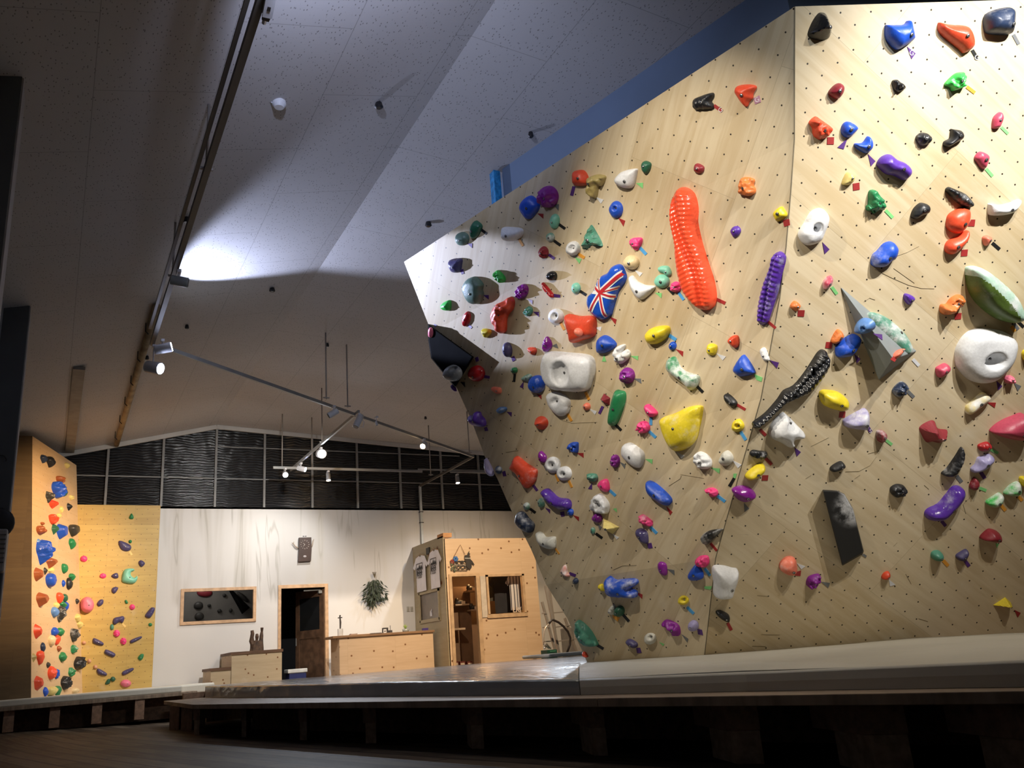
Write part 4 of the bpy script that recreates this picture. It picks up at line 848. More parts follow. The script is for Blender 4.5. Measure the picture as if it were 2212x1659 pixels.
TAPES += [('k', 's', [(2196, 696), (2209, 709), (2213, 704), (2200, 691)], 'giant green half moon hold', hit_wall, None),
          ('e', 's', [(2187, 702), (2196, 714), (2202, 709), (2193, 697)], 'giant green half moon hold', hit_wall, None),
          ('o', 's', [(2182, 707), (2189, 718), (2195, 713), (2188, 702)], 'giant green half moon hold', hit_wall, None)]
TAPES += [('p', 'q', [(1026.1, 773), (1032.6, 770), (1035, 779), (1029, 782)], 'black wedge volume', hit_wall, None),
          ('e', 's', [(1861, 1199), (1870, 1205), (1872, 1200), (1866, 1196)], 'tall black slab volume', hit_wall, None)]
TAPES += [('g', 'q', [(1585, 1023), (1592, 1023), (1589, 1033.5), (1584, 1032)], 'seam, above a black strip', hit_wall, None),
          ('k', 's', [(1589, 1034), (1579, 1052.5), (1573, 1049), (1584, 1031)], 'seam, under a green scrap', hit_wall, None)]
# flag stripes as thin paint bands on the boot hold
if FLAG:
    o, bv, (P, n, h, v) = FLAG
    def band(a, b, w, mat, lift, nm):
        A_, B_ = [(lambda q: (q.dot(h), q.dot(v)))(on(x, y, n, P+n*.06)-P) for x, y in (a, b)]
        dx, dy = B_[0]-A_[0], B_[1]-A_[1]; l = sqrt(dx*dx+dy*dy); nx, ny = -dy/l*w/2, dx/l*w/2
        vs, fs, ok = [], [], []
        K = 26
        for i in range(K+1):
            for j in (-1, -.33, .33, 1):
                x = A_[0]+dx*i/K+nx*j; y = A_[1]+dy*i/K+ny*j
                loc, nn, _, _ = bv.ray_cast(h*x+v*y+n*2, -n, 5)
                ok.append(loc is not None); vs.append((loc if loc is not None else h*x+v*y)+n*lift)
        for i in range(K):
            for j in range(3):
                f = (i*4+j, i*4+j+1, i*4+j+5, i*4+j+4)
                if all(ok[q] for q in f): fs.append(f)
        if fs: mesh(nm, vs, fs, mat, o, smooth=True)
    mw = plain('paint_white', (.8, .8, .82), .25); mr = plain('paint_red', (.5, .03, .04), .25)
    cx_, cy_ = 1298.5, 632
    for a, b, w, mt_, lf_, nm in (((1349, 584), (cx_, cy_), .052, mw, .003, 'white_stripe'), ((cx_, cy_), (1277, 672), .046, mw, .003, 'white_stripe'), ((1285, 619), (cx_, cy_), .044, mw, .003, 'white_stripe'),
        ((cx_, cy_), (1329, 645), .046, mw, .003, 'white_stripe'), ((cx_, cy_), (1307, 689), .036, mw, .003, 'white_stripe'), ((1293, 600), (cx_, cy_), .028, mw, .003, 'white_stripe'), ((cx_, cy_), (1338, 620), .026, mw, .003, 'white_stripe'), ((1278, 631), (cx_, cy_), .026, mw, .003, 'white_stripe'),
        ((1348, 586), (cx_, cy_), .026, mr, .006, 'red_stripe'), ((cx_, cy_), (1277, 671), .016, mr, .006, 'red_stripe'), ((1286, 620), (cx_, cy_), .022, mr, .006, 'red_stripe'), ((cx_, cy_), (1329, 644), .016, mr, .006, 'red_stripe'),
        ((cx_, cy_), (1307, 688), .016, mr, .006, 'red_stripe'), ((cx_, cy_), (1338, 621), .009, mr, .006, 'red_stripe'), ((1294, 602), (cx_, cy_), .009, mr, .006, 'red_stripe')):
        band(a, b, w, mt_, lf_, nm)
# pink plug on the red square block
# ---------------------------------------------------------------- panels at the far end
YW = 18.40
m_yel = plywood('plywood_yellow', (.63, .43, .12), (.45, .28, .065), (.2, .2, .1, .05), prot=0, psize=(.91, 1.82), tone=.5, scuff=.08)
m_ora = plywood('plywood_orange', (.70, .50, .30), (.60, .40, .21), (.3, .3, .1, .05), prot=0, psize=(.91, 1.82), tone=.3, scuff=.1)
m_drk = plywood('plywood_dark_brown', (.12, .078, .036), (.07, .042, .02), psize=(.91, 1.3), tone=.6, scuff=0)  # dark brown plywood of the return panel
OF0, OT0 = atY(178, 1495, YW), atY(165, 1005, YW)
HO = V((sin(radians(20)), cos(radians(20)), 0)); NO = HO.cross(OT0-OF0).normalized()
if NO.dot(ray(120, 1200)) > 0: NO = -NO
ON0, ONT = on(67, 1508, NO, OF0), on(70, 942, NO, OF0)
low = lambda p, q: p+(p-q)*(.2/(q-p).length)
OF0b, ON0b = low(OF0, OT0), low(ON0, ONT)
VO = (OT0-OF0).normalized()
side = empty('climbing_wall', ON0); tag(side, 'narrow leaning orange plywood climbing wall crowded with big holds', 'climbing wall', kind='thing')
uvo = lambda p: (p.dot(HO), p.z)
pv_ = [OF0b, OT0, ONT, ON0b]
mesh('holds_face', pv_, [(0, 1, 2, 3)], m_ora, side, uvs=[uvo(p) for p in pv_])
XL = -.73
XL += .02
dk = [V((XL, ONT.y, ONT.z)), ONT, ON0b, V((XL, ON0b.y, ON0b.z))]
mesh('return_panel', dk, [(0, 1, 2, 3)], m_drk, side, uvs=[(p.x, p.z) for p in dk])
tp_ = [V((XL, ONT.y, ONT.z)), ONT, OT0, V((XL, OT0.y, OT0.z))]
mesh('top_panel', tp_, [(0, 1, 2, 3)], m_ply, side, uvs=[(p.x, p.y) for p in tp_])
XL -= .02
def surfO(x, y):
    p = on(x, y, NO, OF0); return p, NO, HO, VO
yel = empty('climbing_wall', (1.1, YW, .56)); tag(yel, 'flat yellow plywood climbing wall beside the white painted wall', 'climbing wall', kind='thing')
y0, y1 = atY(168, 1090, YW), atY(347, 1092, YW)
yb0, yb1 = V((.2, YW, .45)), atY(328, 1480, YW); yb1.z = .45
mesh('holds_face', [V((.2, YW, y0.z)), V((y1.x, YW, y1.z)), yb1, yb0, V((.2, YW+.06, y0.z)), V((y1.x, YW+.06, y1.z)), yb1+V((0, .06, 0)), yb0+V((0, .06, 0))],
     [(0, 3, 2, 1), (0, 1, 5, 4), (1, 2, 6, 5)], m_yel, yel, uvs=[(q[0], q[1]) for q in ((.2, y0.z), (y1.x, y1.z), (y1.x, .45), (.2, .45))]*2)
surfY = lambda x, y: (atY(x, y, YW), V((0, -1, 0)), V((1, 0, 0)), V((0, 0, 1)))
for line in YHOLDS.strip().split('\n'):
    f = line.split('|'); k += 1
    make_hold(f[0], f[1], f[2], float(f[3]), f[4], f[5], f[6], surfY, group='holds on the yellow wall', seed=k)
for line in OHOLDS.strip().split('\n'):
    f = line.split('|'); k += 1
    cx, cy, rx, ry = [float(w) for w in f[2].split()]
    ox, oy, s = CR[f[0]]; X, Y = ox+s*cx, oy+s*cy
    p0 = on(X, Y, NO, OF0); dist = (p0-CAM).length; mp = dist/F
    wm, hm = 2*rx*s*mp, 2*ry*s*mp
    rho = wm/1.15; Hh = rho*.8
    # centre of the base so that base plus height covers the measured outline
    P = on(X-rx*s+rho*.33/mp, Y+ry*s*.1, NO, OF0)
    shape = [(1, 0), (.85, .45), (.45, .85), (0, 1), (-.5, .8), (-.85, .4), (-.9, -.1), (-.6, -.6), (-.1, -1), (.4, -.8), (.8, -.45)]
    poly = []
    for i, (a, b) in enumerate(shape):
        wob = 1+.28*noise.noise(V((i*.8, k*3.1, 0))); poly.append((a*rho*wob, b*hm/2*wob))
    lab = f[3]; opt = 'c2'
    if any(w in lab for w in ('crumpled', 'rough', 'chalky', 'boulder', 'crescent', 'prong')): opt = 'r'
    if 'chalk' in lab: opt = 'rc5'
    if any(w in lab for w in ('pointed', 'cone', 'fang', 'wedge', 'arrow', 'drop', 'flake')): opt += 'f'
    vs, fs = dome(catmull(poly, k=3), Hh, opt, [], k*1.3, rx*ry > 3500)
    o = mesh('climbing_hold', frame(P, NO, HO, VO, vs), fs, hold_mat(HC[f[1]], .5 if 'chalk' in lab else .1, .4), None, smooth='f' not in opt)
    bm = bmesh.new(); bm.from_mesh(o.data); bmesh.ops.recalc_face_normals(bm, faces=bm.faces)
    if sum((q.normal.dot(NO)*q.calc_area() for q in bm.faces)) < 0: bmesh.ops.reverse_faces(bm, faces=bm.faces)
    bm.to_mesh(o.data); bm.free(); o.location = P
    tag(o, lab, 'climbing hold', 'holds on the narrow orange wall')
    assert lab not in LABELS, lab
    LABELS.add(lab)
# tapes
TPX = {(0, 930): 0}
tl = {}
for tc, shp, q4, lab, surf, letter in TAPES:
    nm, colr = TC[tc]
    mx, my = sum(q[0] for q in q4)/len(q4), sum(q[1] for q in q4)/len(q4)
    P, n, h, v = (any_hit if surf is hit_wall else surf)(mx, my)
    vs = [on(x, y, n, P)+n*.0035-P for x, y in q4]
    nn = len(vs)
    vs += [p-n*.003 for p in vs]
    fs = [tuple(range(nn)), tuple(range(nn, 2*nn))[::-1]]+[(i, nn+i, nn+(i+1) % nn, (i+1) % nn) for i in range(nn)]
    o = mesh('tape_marker', vs, fs, plain('tape_'+nm.replace(' ', '_'), colr, .5, var=.08))
    bm = bmesh.new(); bm.from_mesh(o.data); bmesh.ops.recalc_face_normals(bm, faces=bm.faces); bm.to_mesh(o.data); bm.free()
    o.location = P
    short = lab
    for cut in (' beside ', ' above ', ' below ', ' under ', ' near ', ' touching ', ' with ', ' between ', ' hanging ', ' by ', ' at ', ' on ', ' in ', ' over ', ' of '):
        pass
    lb = '%s tape %s at the %s' % (nm, {'s': 'strip', 't': 'triangle', 'q': 'square'}[shp], short)
    if len(lb.split()) > 16: lb = ' '.join(lb.split()[:16])
    assert lb not in LABELS, lb
    LABELS.add(lb); tag(o, lb, 'tape', 'route marking tapes')
    if letter:
        d = (vs[1]-vs[0]); c = sum(vs[:nn], V())/nn
        if shp == 's': c = (vs[1]+vs[2])/2+(c-(vs[1]+vs[2])/2)*.35
        t_ = txt(letter, .045, plain('tape_ink', (.75, .72, .74), .5), P+c+n*.001, h, v, None, 'letter', .0004)
        t_.parent = o; t_.matrix_parent_inverse = Matrix.Translation(-P)
# ---------------------------------------------------------------- the room
D = 18.5
PK, GL, GR = atY(468, 918), atY(150, 975), atY(1045, 976)
SLL = (PK.z-GL.z)/(PK.x-GL.x); SLR = (PK.z-GR.z)/(GR.x-PK.x)
XR, YF = 13.0, -6.0
def cz(x): return PK.z-SLL*(PK.x-x) if x < PK.x else PK.z-SLR*(x-PK.x)
def on_ceil(x, y):
    a = on(x, y, (-SLL, 0, 1), PK); return a if a.x < PK.x else on(x, y, (SLR, 0, 1), PK)
def struct(o): o['kind'] = 'structure'; return o
def ceil_mat():
    mt, t, b = nt('ceiling_tile'); uv = N(t, 'ShaderNodeUVMap').outputs[0]
    br = N(t, 'ShaderNodeTexBrick', {'Vector': N(t, 'ShaderNodeMapping', {'Vector': uv, 'Rotation': (0, 0, pi/2)}).outputs[0], 'Scale': 1.0, 'Mortar Size': .003, 'Brick Width': 1.82, 'Row Height': .91, 'Color1': (0, 0, 0, 1), 'Color2': (1, 1, 1, 1), 'Mortar': (.5, .5, .5, 1)})
    vo = N(t, 'ShaderNodeTexVoronoi', {'Vector': N(t, 'ShaderNodeMapping', {'Vector': uv, 'Scale': (30, 14, 1), 'Rotation': (0, 0, .2)}).outputs[0], 'Scale': 1.0, 'Randomness': 1.0}, voronoi_dimensions='2D')
    nz = N(t, 'ShaderNodeTexNoise', {'Vector': uv, 'Scale': .8, 'Detail': 3.0}).outputs[0]
    msk = ramp(t, N(t, 'ShaderNodeTexNoise', {'Vector': uv, 'Scale': 9.0}).outputs[0], .42, .55)
    c = mixc(t, nz, (.42, .405, .40), (.50, .485, .48))
    c = mixc(t, math_(t, 'MULTIPLY', math_(t, 'MULTIPLY', ramp(t, vo.outputs['Distance'], .16, .08), msk), .75), c, (.1, .09, .08))
    c = mixc(t, math_(t, 'MULTIPLY', br.outputs['Fac'], .55), c, (.14, .13, .12))
    t.links.new(c, b.inputs['Base Color']); b.inputs['Roughness'].default_value = .8; return mt
cv = [V((XL, YF, cz(XL))), V((PK.x, YF, PK.z)), V((XR, YF, cz(XR))), V((XR, D, cz(XR))), V((PK.x, D, PK.z)), V((XL, D, cz(XL)))]
ce = struct(mesh('ceiling', cv+[p+V((0, 0, .1)) for p in cv], [(0, 1, 4, 5), (1, 2, 3, 4), (6, 11, 10, 7), (7, 10, 9, 8)], ceil_mat(), uvs=[(p.x, p.y) for p in cv]*2))
# floor of worn planks
def floor_mat():
    mt, t, b = nt('floor_planks'); uv = N(t, 'ShaderNodeUVMap').outputs[0]
    br = N(t, 'ShaderNodeTexBrick', {'Vector': uv, 'Scale': 1.0, 'Mortar Size': .016, 'Brick Width': 2.6, 'Row Height': .2, 'Color1': (.0, .0, .0, 1), 'Color2': (1, 1, 1, 1), 'Mortar': (.5, .5, .5, 1)})
    nz = N(t, 'ShaderNodeTexNoise', {'Vector': N(t, 'ShaderNodeMapping', {'Vector': uv, 'Scale': (1.1, 16, 1)}).outputs[0], 'Scale': 1.2, 'Detail': 7.0, 'Roughness': .7}).outputs[0]
    f = math_(t, 'ADD', math_(t, 'MULTIPLY', nz, .8), math_(t, 'MULTIPLY', br.outputs[0], .3))
    c = mixc(t, ramp(t, f, .3, .8), (.03, .022, .017), (.15, .12, .09)); b.inputs['Specular IOR Level'].default_value = .12
    c = mixc(t, math_(t, 'MULTIPLY', br.outputs['Fac'], .8), c, (.03, .025, .02))
    t.links.new(c, b.inputs['Base Color']); b.inputs['Roughness'].default_value = .6
    bp = N(t, 'ShaderNodeBump', {'Height': nz, 'Distance': .004}); t.links.new(bp.outputs[0], b.inputs['Normal']); return mt
fa = radians(-11.4); fu = V((sin(fa), cos(fa), 0)); fw = V((cos(fa), -sin(fa), 0))
fv, ff = [], []
ys_ = [YF, 0, 4, 8, 11, 12.5, 14, 15.5, 17, D]
def fz(x, y):
    t = max(0, min(1, (y-11)/4.5)); return .10*t*t*(3-2*t)*(1 if x < 1.9 else 0)
xs_ = [XL, 1.9, 1.95, XR]
for y in ys_:
    for x in xs_: fv.append(V((x, y, fz(x, y))))
for i in range(len(ys_)-1):
    for j in range(3): a = i*4+j; ff.append((a, a+1, a+5, a+4))
struct(mesh('floor', fv, ff, floor_mat(), uvs=[(p.dot(fu), p.dot(fw)) for p in fv]))
m_wallgrey = plain('paint_grey', (.22, .23, .24), .8, var=.06, scale=3)
m_offw = plain('paint_offwhite', (.5, .49, .47), .7, var=.06, scale=2)
# side, front walls
struct(mesh('wall_left', [V((XL, YF, 0)), V((XL, D, 0)), V((XL, D, cz(XL))), V((XL, YF, cz(XL)))], [(0, 1, 2, 3)], m_wallgrey, uvs=[(0, 0), (24, 0), (24, 5), (0, 5)]))
struct(mesh('wall_right', [V((XR, YF, 0)), V((XR, D, 0)), V((XR, D, cz(XR))), V((XR, YF, cz(XR)))], [(0, 3, 2, 1)], m_wallgrey))
struct(mesh('wall_front', [V((XL, YF, 0)), V((XR, YF, 0)), V((XR, YF, cz(XR))), V((PK.x, YF, PK.z)), V((XL, YF, cz(XL)))], [(0, 4, 3, 2, 1)], m_wallgrey))
PX = -.472
m_pil = plain('pilaster_dark', (.10, .11, .115), .8, var=.05, scale=3)
m_lit_side = plain('trim_grey', (.34, .33, .33), .7)
for i, yy in enumerate((6.216, 10.686, 1.7)):
    struct(MB().box((XL, yy, 0), (PX, yy+.32, cz(PX)-.005)).build('column_%d' % (i+1), m_pil))
    struct(MB().box((PX, yy+.005, 0), (PX+.012, yy+.32, cz(PX)-.01)).build('trim_%d' % (i+1), m_lit_side))  # column's lit side face, its brightness painted as a pale strip
# corner column with three pipes
cc = MB().box((XL, 18.05, 4.87), (-.22, D-.02, cz(-.4)-.01)); struct(cc.build('column_4', m_offw))
for i, x in enumerate((46, 58, 68)):
    p = atY(x, 915, 17.7)
    tag(MB().tube([(p.x, 17.7, 4.6), (p.x, 17.7, cz(p.x)-.01)], .035).build('vertical_pipe', m_offw, smooth=True), 'pale vertical pipe in the corner, %s of three' % ('first', 'middle', 'last')[i], 'pipe', 'corner pipes')
tag(MB().box((XL, 17.66, 5.0), (p.x+.05, 17.9, 5.04)).build('pipe_bracket', m_offw), 'pale bracket clamping the three corner pipes', 'bracket')

# back wall with openings
def back_mat():
    mt, t, b = nt('back_wall_paint'); uv = N(t, 'ShaderNodeUVMap').outputs[0]; sx = N(t, 'ShaderNodeSeparateXYZ', {0: uv})
    st = N(t, 'ShaderNodeTexNoise', {'Vector': N(t, 'ShaderNodeMapping', {'Vector': uv, 'Scale': (1.6, .12, 1)}).outputs[0], 'Scale': 1.5, 'Detail': 3.0, 'Roughness': .55, 'Distortion': .5}).outputs[0]
    blo = N(t, 'ShaderNodeTexNoise', {'Vector': uv, 'Scale': .9, 'Detail': 2.0}).outputs[0]
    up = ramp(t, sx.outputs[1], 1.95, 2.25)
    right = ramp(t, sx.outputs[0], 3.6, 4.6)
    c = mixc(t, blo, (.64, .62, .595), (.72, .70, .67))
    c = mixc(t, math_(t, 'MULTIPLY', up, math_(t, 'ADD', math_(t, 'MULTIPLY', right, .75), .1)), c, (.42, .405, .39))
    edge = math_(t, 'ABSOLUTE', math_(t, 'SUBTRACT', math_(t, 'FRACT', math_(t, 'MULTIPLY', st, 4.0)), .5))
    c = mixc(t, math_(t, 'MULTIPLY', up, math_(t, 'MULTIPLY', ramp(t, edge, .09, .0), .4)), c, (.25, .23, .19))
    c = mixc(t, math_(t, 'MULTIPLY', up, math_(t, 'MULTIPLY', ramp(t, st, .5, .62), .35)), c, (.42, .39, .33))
    t.links.new(c, b.inputs['Base Color']); b.inputs['Roughness'].default_value = .65; return mt
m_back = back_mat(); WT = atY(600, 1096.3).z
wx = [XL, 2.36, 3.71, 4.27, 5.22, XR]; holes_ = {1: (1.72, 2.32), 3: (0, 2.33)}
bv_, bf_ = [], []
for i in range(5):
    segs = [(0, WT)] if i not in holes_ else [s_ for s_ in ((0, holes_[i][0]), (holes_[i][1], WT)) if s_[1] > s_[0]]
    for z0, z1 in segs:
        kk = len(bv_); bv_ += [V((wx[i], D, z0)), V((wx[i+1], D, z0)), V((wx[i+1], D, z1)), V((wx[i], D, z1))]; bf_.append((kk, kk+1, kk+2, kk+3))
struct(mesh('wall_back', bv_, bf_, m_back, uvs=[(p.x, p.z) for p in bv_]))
struct(MB().box((XL, D, WT-.04), (XR, D+.12, WT)).build('trim_4', m_offw))
# clerestory: dark wired glass in a grid up to the ceiling
def glass_mat():
    mt, t, b = nt('dark_wavy_glass'); uv = N(t, 'ShaderNodeUVMap').outputs[0]
    wv = N(t, 'ShaderNodeTexWave', {'Vector': uv, 'Scale': 5.5, 'Distortion': 7.0, 'Detail': 1.5, 'Detail Scale': .55}, bands_direction='Y')
    t.links.new(mixc(t, ramp(t, wv.outputs[1], .80, .99), (.008, .008, .009), (.03, .03, .031)), b.inputs['Base Color'])
    b.inputs['Roughness'].default_value = .22
    bp = N(t, 'ShaderNodeBump', {'Height': wv.outputs[1], 'Distance': .02, 'Strength': .5}); t.links.new(bp.outputs[0], b.inputs['Normal']); return mt
win = empty('window_1', (4, D, WT)); struct(win)
gv = [V((XL, D+.05, WT)), V((XR, D+.05, WT)), V((XR, D+.05, cz(XR))), V((PK.x, D+.05, PK.z)), V((XL, D+.05, cz(XL)))]
mesh('window_pane', gv, [(0, 1, 2, 3, 4)], glass_mat(), win, uvs=[(p.x, p.z) for p in gv])
m_post = plain('post_grey', (.21, .21, .205), .6, var=.1)
for x in (226.8, 347.9, 464, 570.6, 675, 773.4, 867, 957, 1039, 1110):
    p = atY(x, 1088); MB().box((p.x-.022, D-.01, WT), (p.x+.022, D+.04, cz(p.x))).build('mullion', m_post, win)
for yy in (1031, 1042):
    pass
for z in (atY(600, 1036).z, ): MB().box((XL, D+.02, z-.012), (XR, D+.045, z+.012)).build('mullion', m_post, win)
z2 = atY(1000, 985).z
MB().box((2.8, D+.02, z2-.01), (8.6, D+.045, z2+.01)).build('mullion', m_post, win)
# pale strip where the gable glazing meets the ceiling
tr = MB()
for a, b in ((V((XL, D-.02, cz(XL)-.05)), V((PK.x, D-.02, PK.z-.05))), (V((PK.x, D-.02, PK.z-.05)), V((XR, D-.02, cz(XR)-.05)))): tr.bar(a, b, .05, .09)
struct(tr.build('trim_5', m_offw))
# blue grey soffit wall behind the top of the climbing wall
s0, s1 = on_ceil(1085, 365), on_ceil(1610, 0); sd = (s1-s0); sd.z = 0; sd.normalize()
m_soff = plain('soffit_paint', (.13, .18, .27), .7, var=.05, scale=2)
zb = 3.95
sn = V((sd.y, -sd.x, 0))
ck = on(1704, 12, sn, s0); e2 = ck+HR*4.5
bk = V((NR.x, NR.y, 0)).normalized()*1.6
cs = [s0, V((ck.x, ck.y, 0)), V((e2.x, e2.y, 0))]
sv = [V((p.x, p.y, zb)) for p in cs]+[V((p.x, p.y, cz(p.x))) for p in cs]
b3 = [V((p.x, p.y, 0))+bk for p in cs]
sv += [V((p.x, p.y, zb)) for p in b3]+[V((p.x, p.y, cz(p.x))) for p in b3]
struct(mesh('wall_upper', sv, [(0, 1, 4, 3), (1, 2, 5, 4), (0, 3, 9, 6), (0, 6, 7, 1), (1, 7, 8, 2)], m_soff))
tag(MB().box((s0.x-.10, s0.y+.02, zb+.3), (s0.x-.02, s0.y+.12, cz(s0.x)-.02)).build('plastic_sheet', plain('blue_plastic', (.02, .2, .45), .15, var=.3, scale=20, bump=.02), smooth=False), 'shiny blue plastic strip hanging at the soffit corner', 'plastic strip')

# mirror window, interior seen behind it
m_fr = plain('pine_frame', (.55, .35, .2), .55, var=.18, scale=9)
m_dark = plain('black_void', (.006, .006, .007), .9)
w2 = struct(empty('window_2', (3.0, D, 1.7)))
fr = MB()
for a, b in (((2.30, D-.03, 1.67), (3.77, D+.05, 1.73)), ((2.30, D-.03, 2.31), (3.77, D+.05, 2.37)), ((2.30, D-.03, 1.73), (2.36, D+.05, 2.31)), ((3.71, D-.03, 1.73), (3.77, D+.05, 2.31))): fr.box(a, b)
fr.build('window_frame', m_fr, w2)
gm, gt, gb = nt('clear_glass'); gb.inputs['Base Color'].default_value = (.9, .88, .86, 1); gb.inputs['Roughness'].default_value = .03; gb.inputs['Transmission Weight'].default_value = 1; gb.inputs['IOR'].default_value = 1.2
MB().box((2.36, D+.01, 1.73), (3.71, D+.016, 2.31)).build('window_pane', gm, w2)
# the dim room behind the window with its own grey climbing wall
m_gw = plain('grey_wall_inner', (.19, .18, .165), .8, var=.12, scale=3)
bx_ = MB(); bx_.add([(1.4, D+1.2, .4), (4.1, D+1.2, .4), (4.1, D+1.2, 3.2), (1.4, D+1.2, 3.2), (1.4, D+.02, .4), (1.4, D+.02, 3.2), (4.1, D+.02, .4), (4.1, D+.02, 3.2)],
    [(0, 1, 2, 3), (0, 3, 5, 4), (1, 6, 7, 2), (3, 2, 7, 5), (0, 4, 6, 1)])
struct(bx_.build('wall_inner', m_gw))
def bk_pt(cx_, cy_, Y): return atY(340+.18083*cx_, 1080+.18083*cy_, Y)
vq = [bk_pt(855, 1085, D+1.18), bk_pt(905, 1085, D+1.18), bk_pt(1105, 1285, D+1.18), bk_pt(1010, 1365, D+1.18)]
ap = bk_pt(1020, 1290, D+.98)
tag(mesh('wall_volume', vq+[ap], [(0, 1, 4), (1, 2, 4), (2, 3, 4), (3, 0, 4)], m_blackv), 'long black triangular volume seen through the framed window', 'volume')
for i, (cx_, cy_, rx, ry, rot, lab, cn) in enumerate(((1020, 1160, 85, 25, .75, 'long dark hold seen through the window beside the volume', 'dkgrey'), (490, 1260, 50, 42, 0, 'dark lump hold seen through the window', 'dkgrey'), (565, 1110, 85, 45, .1, 'dark reddish hold at the top of the window view', 'maroon'),
        (800, 1140, 22, 20, 0, 'small dark hold beside the volume top, behind glass', 'dkgrey'), (618, 1260, 20, 16, 0, 'tiny dark hold in the middle of the window view', 'dkgrey'), (740, 1325, 24, 22, 0, 'small dark hold low in the window view', 'dkgrey'), (875, 1320, 20, 24, 0, 'small dark hold near the volume tip, behind glass', 'dkgrey'), (500, 1390, 50, 45, 0, 'dark round hold at the bottom of the window view', 'dkgrey'))):
    p = bk_pt(cx_, cy_, D+1.19); mpx = .18083*p.y/F
    b_ = MB().ball((0, 0, 0), 1, 14, (rx*mpx, .05, ry*mpx))
    if rot:
        b_.v = [V((q.x*cos(rot)+q.z*sin(rot), q.y, -q.x*sin(rot)+q.z*cos(rot))) for q in [V((v_.x, v_.y, v_.z)) for v_ in b_.v]]
    o = b_.build('climbing_hold', hold_mat(HC[cn], .2, .5), smooth=True); o.location = p
    tag(o, lab, 'climbing hold', 'holds seen through the window')
# doorway: frame, open half glazed leaf, dark corridor
d1 = struct(empty('door_1', (4.75, D, .36)))
fr = MB(); fr.box((4.22, D-.03, .36), (4.28, D+.06, 2.38)); fr.box((5.21, D-.03, .36), (5.28, D+.06, 2.38)); fr.box((4.28, D-.03, 2.31), (5.21, D+.06, 2.38)); fr.build('door_frame', m_fr, d1)
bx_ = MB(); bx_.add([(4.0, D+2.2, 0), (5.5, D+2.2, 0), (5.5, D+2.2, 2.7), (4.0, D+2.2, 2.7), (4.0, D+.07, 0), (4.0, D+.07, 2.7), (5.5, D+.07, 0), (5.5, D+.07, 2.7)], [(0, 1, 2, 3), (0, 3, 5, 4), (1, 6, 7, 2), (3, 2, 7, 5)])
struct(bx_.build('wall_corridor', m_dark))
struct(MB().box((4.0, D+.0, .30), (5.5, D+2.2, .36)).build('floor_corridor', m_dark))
m_dw = plain('door_brown', (.085, .046, .026), .5, var=.3, scale=8)
hx, hy = 5.20, D+.05; ang = radians(118)   # leaf swings into the corridor
du = V((cos(ang), sin(ang), 0)); dn = V((-du.y, du.x, 0))
def leafbox(u0, u1, z0, z1, th, mb):
    o_ = V((hx, hy, 0)); lo_ = [o_+du*u0-dn*th/2+V((0, 0, z0)), o_+du*u1-dn*th/2+V((0, 0, z0)), o_+du*u1+dn*th/2+V((0, 0, z0)), o_+du*u0+dn*th/2+V((0, 0, z0))]
    mb.hexa(lo_, [q+V((0, 0, z1-z0)) for q in lo_])
lf_ = MB()
for q in ((0, .11, .38, 2.29), (.74, .85, .38, 2.29), (.11, .74, 2.13, 2.29), (.11, .74, 1.28, 1.45), (.11, .74, .38, .55)): leafbox(*q, .04, lf_)
leafbox(.11, .74, .55, 1.28, .02, lf_)
lf_.build('door_leaf', m_dw, d1)
gl_ = MB(); leafbox(.11, .74, 1.45, 2.13, .008, gl_); gl_.build('door_glass', plain('dark_glass', (.01, .011, .012), .1), d1)
cl = MB(); cl.bar((4.78, D+.10, 2.26), (5.15, D+.10, 2.27), .03, .03); cl.box((5.1, D+.06, 2.19), (5.18, D+.14, 2.25)); cl.build('door_closer', plain('closer_grey', (.25, .27, .28), .4, .5), d1)
ha = MB(); p = V((hx, hy, 1.15))+du*.80+dn*.05; ha.tube([p, p+V((0, 0, .16))], .012); ha.build('door_handle', plain('handle_dull', (.2, .2, .2), .4, .6), d1)
# ---------------------------------------------------------------- platform, mats
def wood(name, col, dk, sx=1.5, sy=22, rough=.6, rot=0):
    if name in MATS: return MATS[name]
    mt, t, b = nt(name); tc = N(t, 'ShaderNodeTexCoord')
    nz = N(t, 'ShaderNodeTexNoise', {'Vector': N(t, 'ShaderNodeMapping', {'Vector': tc.outputs['Object'], 'Rotation': (0, 0, rot), 'Scale': (sx, sy, sy)}).outputs[0], 'Scale': 1.2, 'Detail': 6.0, 'Roughness': .65}).outputs[0]
    t.links.new(mixc(t, ramp(t, nz, .3, .7), col, dk), b.inputs['Base Color']); b.inputs['Roughness'].default_value = rough; MATS[name] = mt; return mt
m_deck = wood('deck_wood', (.33, .25, .18), (.17, .125, .09), 22, 1.2)
m_postw = wood('post_wood', (.30, .18, .12), (.16, .10, .065), 12, 12)
m_post2 = wood('post_wood_pale', (.42, .31, .23), (.25, .18, .12), 12, 12)
ZD = .36
FE = [atz(360, 1515, ZD), atz(416, 1522, ZD), atz(1290, 1508, ZD), atz(2212, 1492, ZD)]
dirf = (FE[3]-FE[2]).normalized()
FE.append(FE[3]+dirf*2.2)
plat = empty('wooden_platform', FE[2]); tag(plat, 'long low wooden platform on stubby posts carrying the crash mats', 'platform')
def prism(mb, poly, z0, z1): return mb.hexa([(p[0], p[1], z0) for p in poly], [(p[0], p[1], z1) for p in poly])
jl = atz(1400, 1493, ZD)
jdir = (jl-FE[2]).normalized()
jb = FE[2]+jdir*5
prism(MB(), [FE[0], FE[1], FE[2]-dirf*.004, jb-dirf*.004, (9.3, 13.6), (FE[0].x, 14.6)][::-1], .31, ZD).build('deck_board', m_deck, plat, bevel=.004)
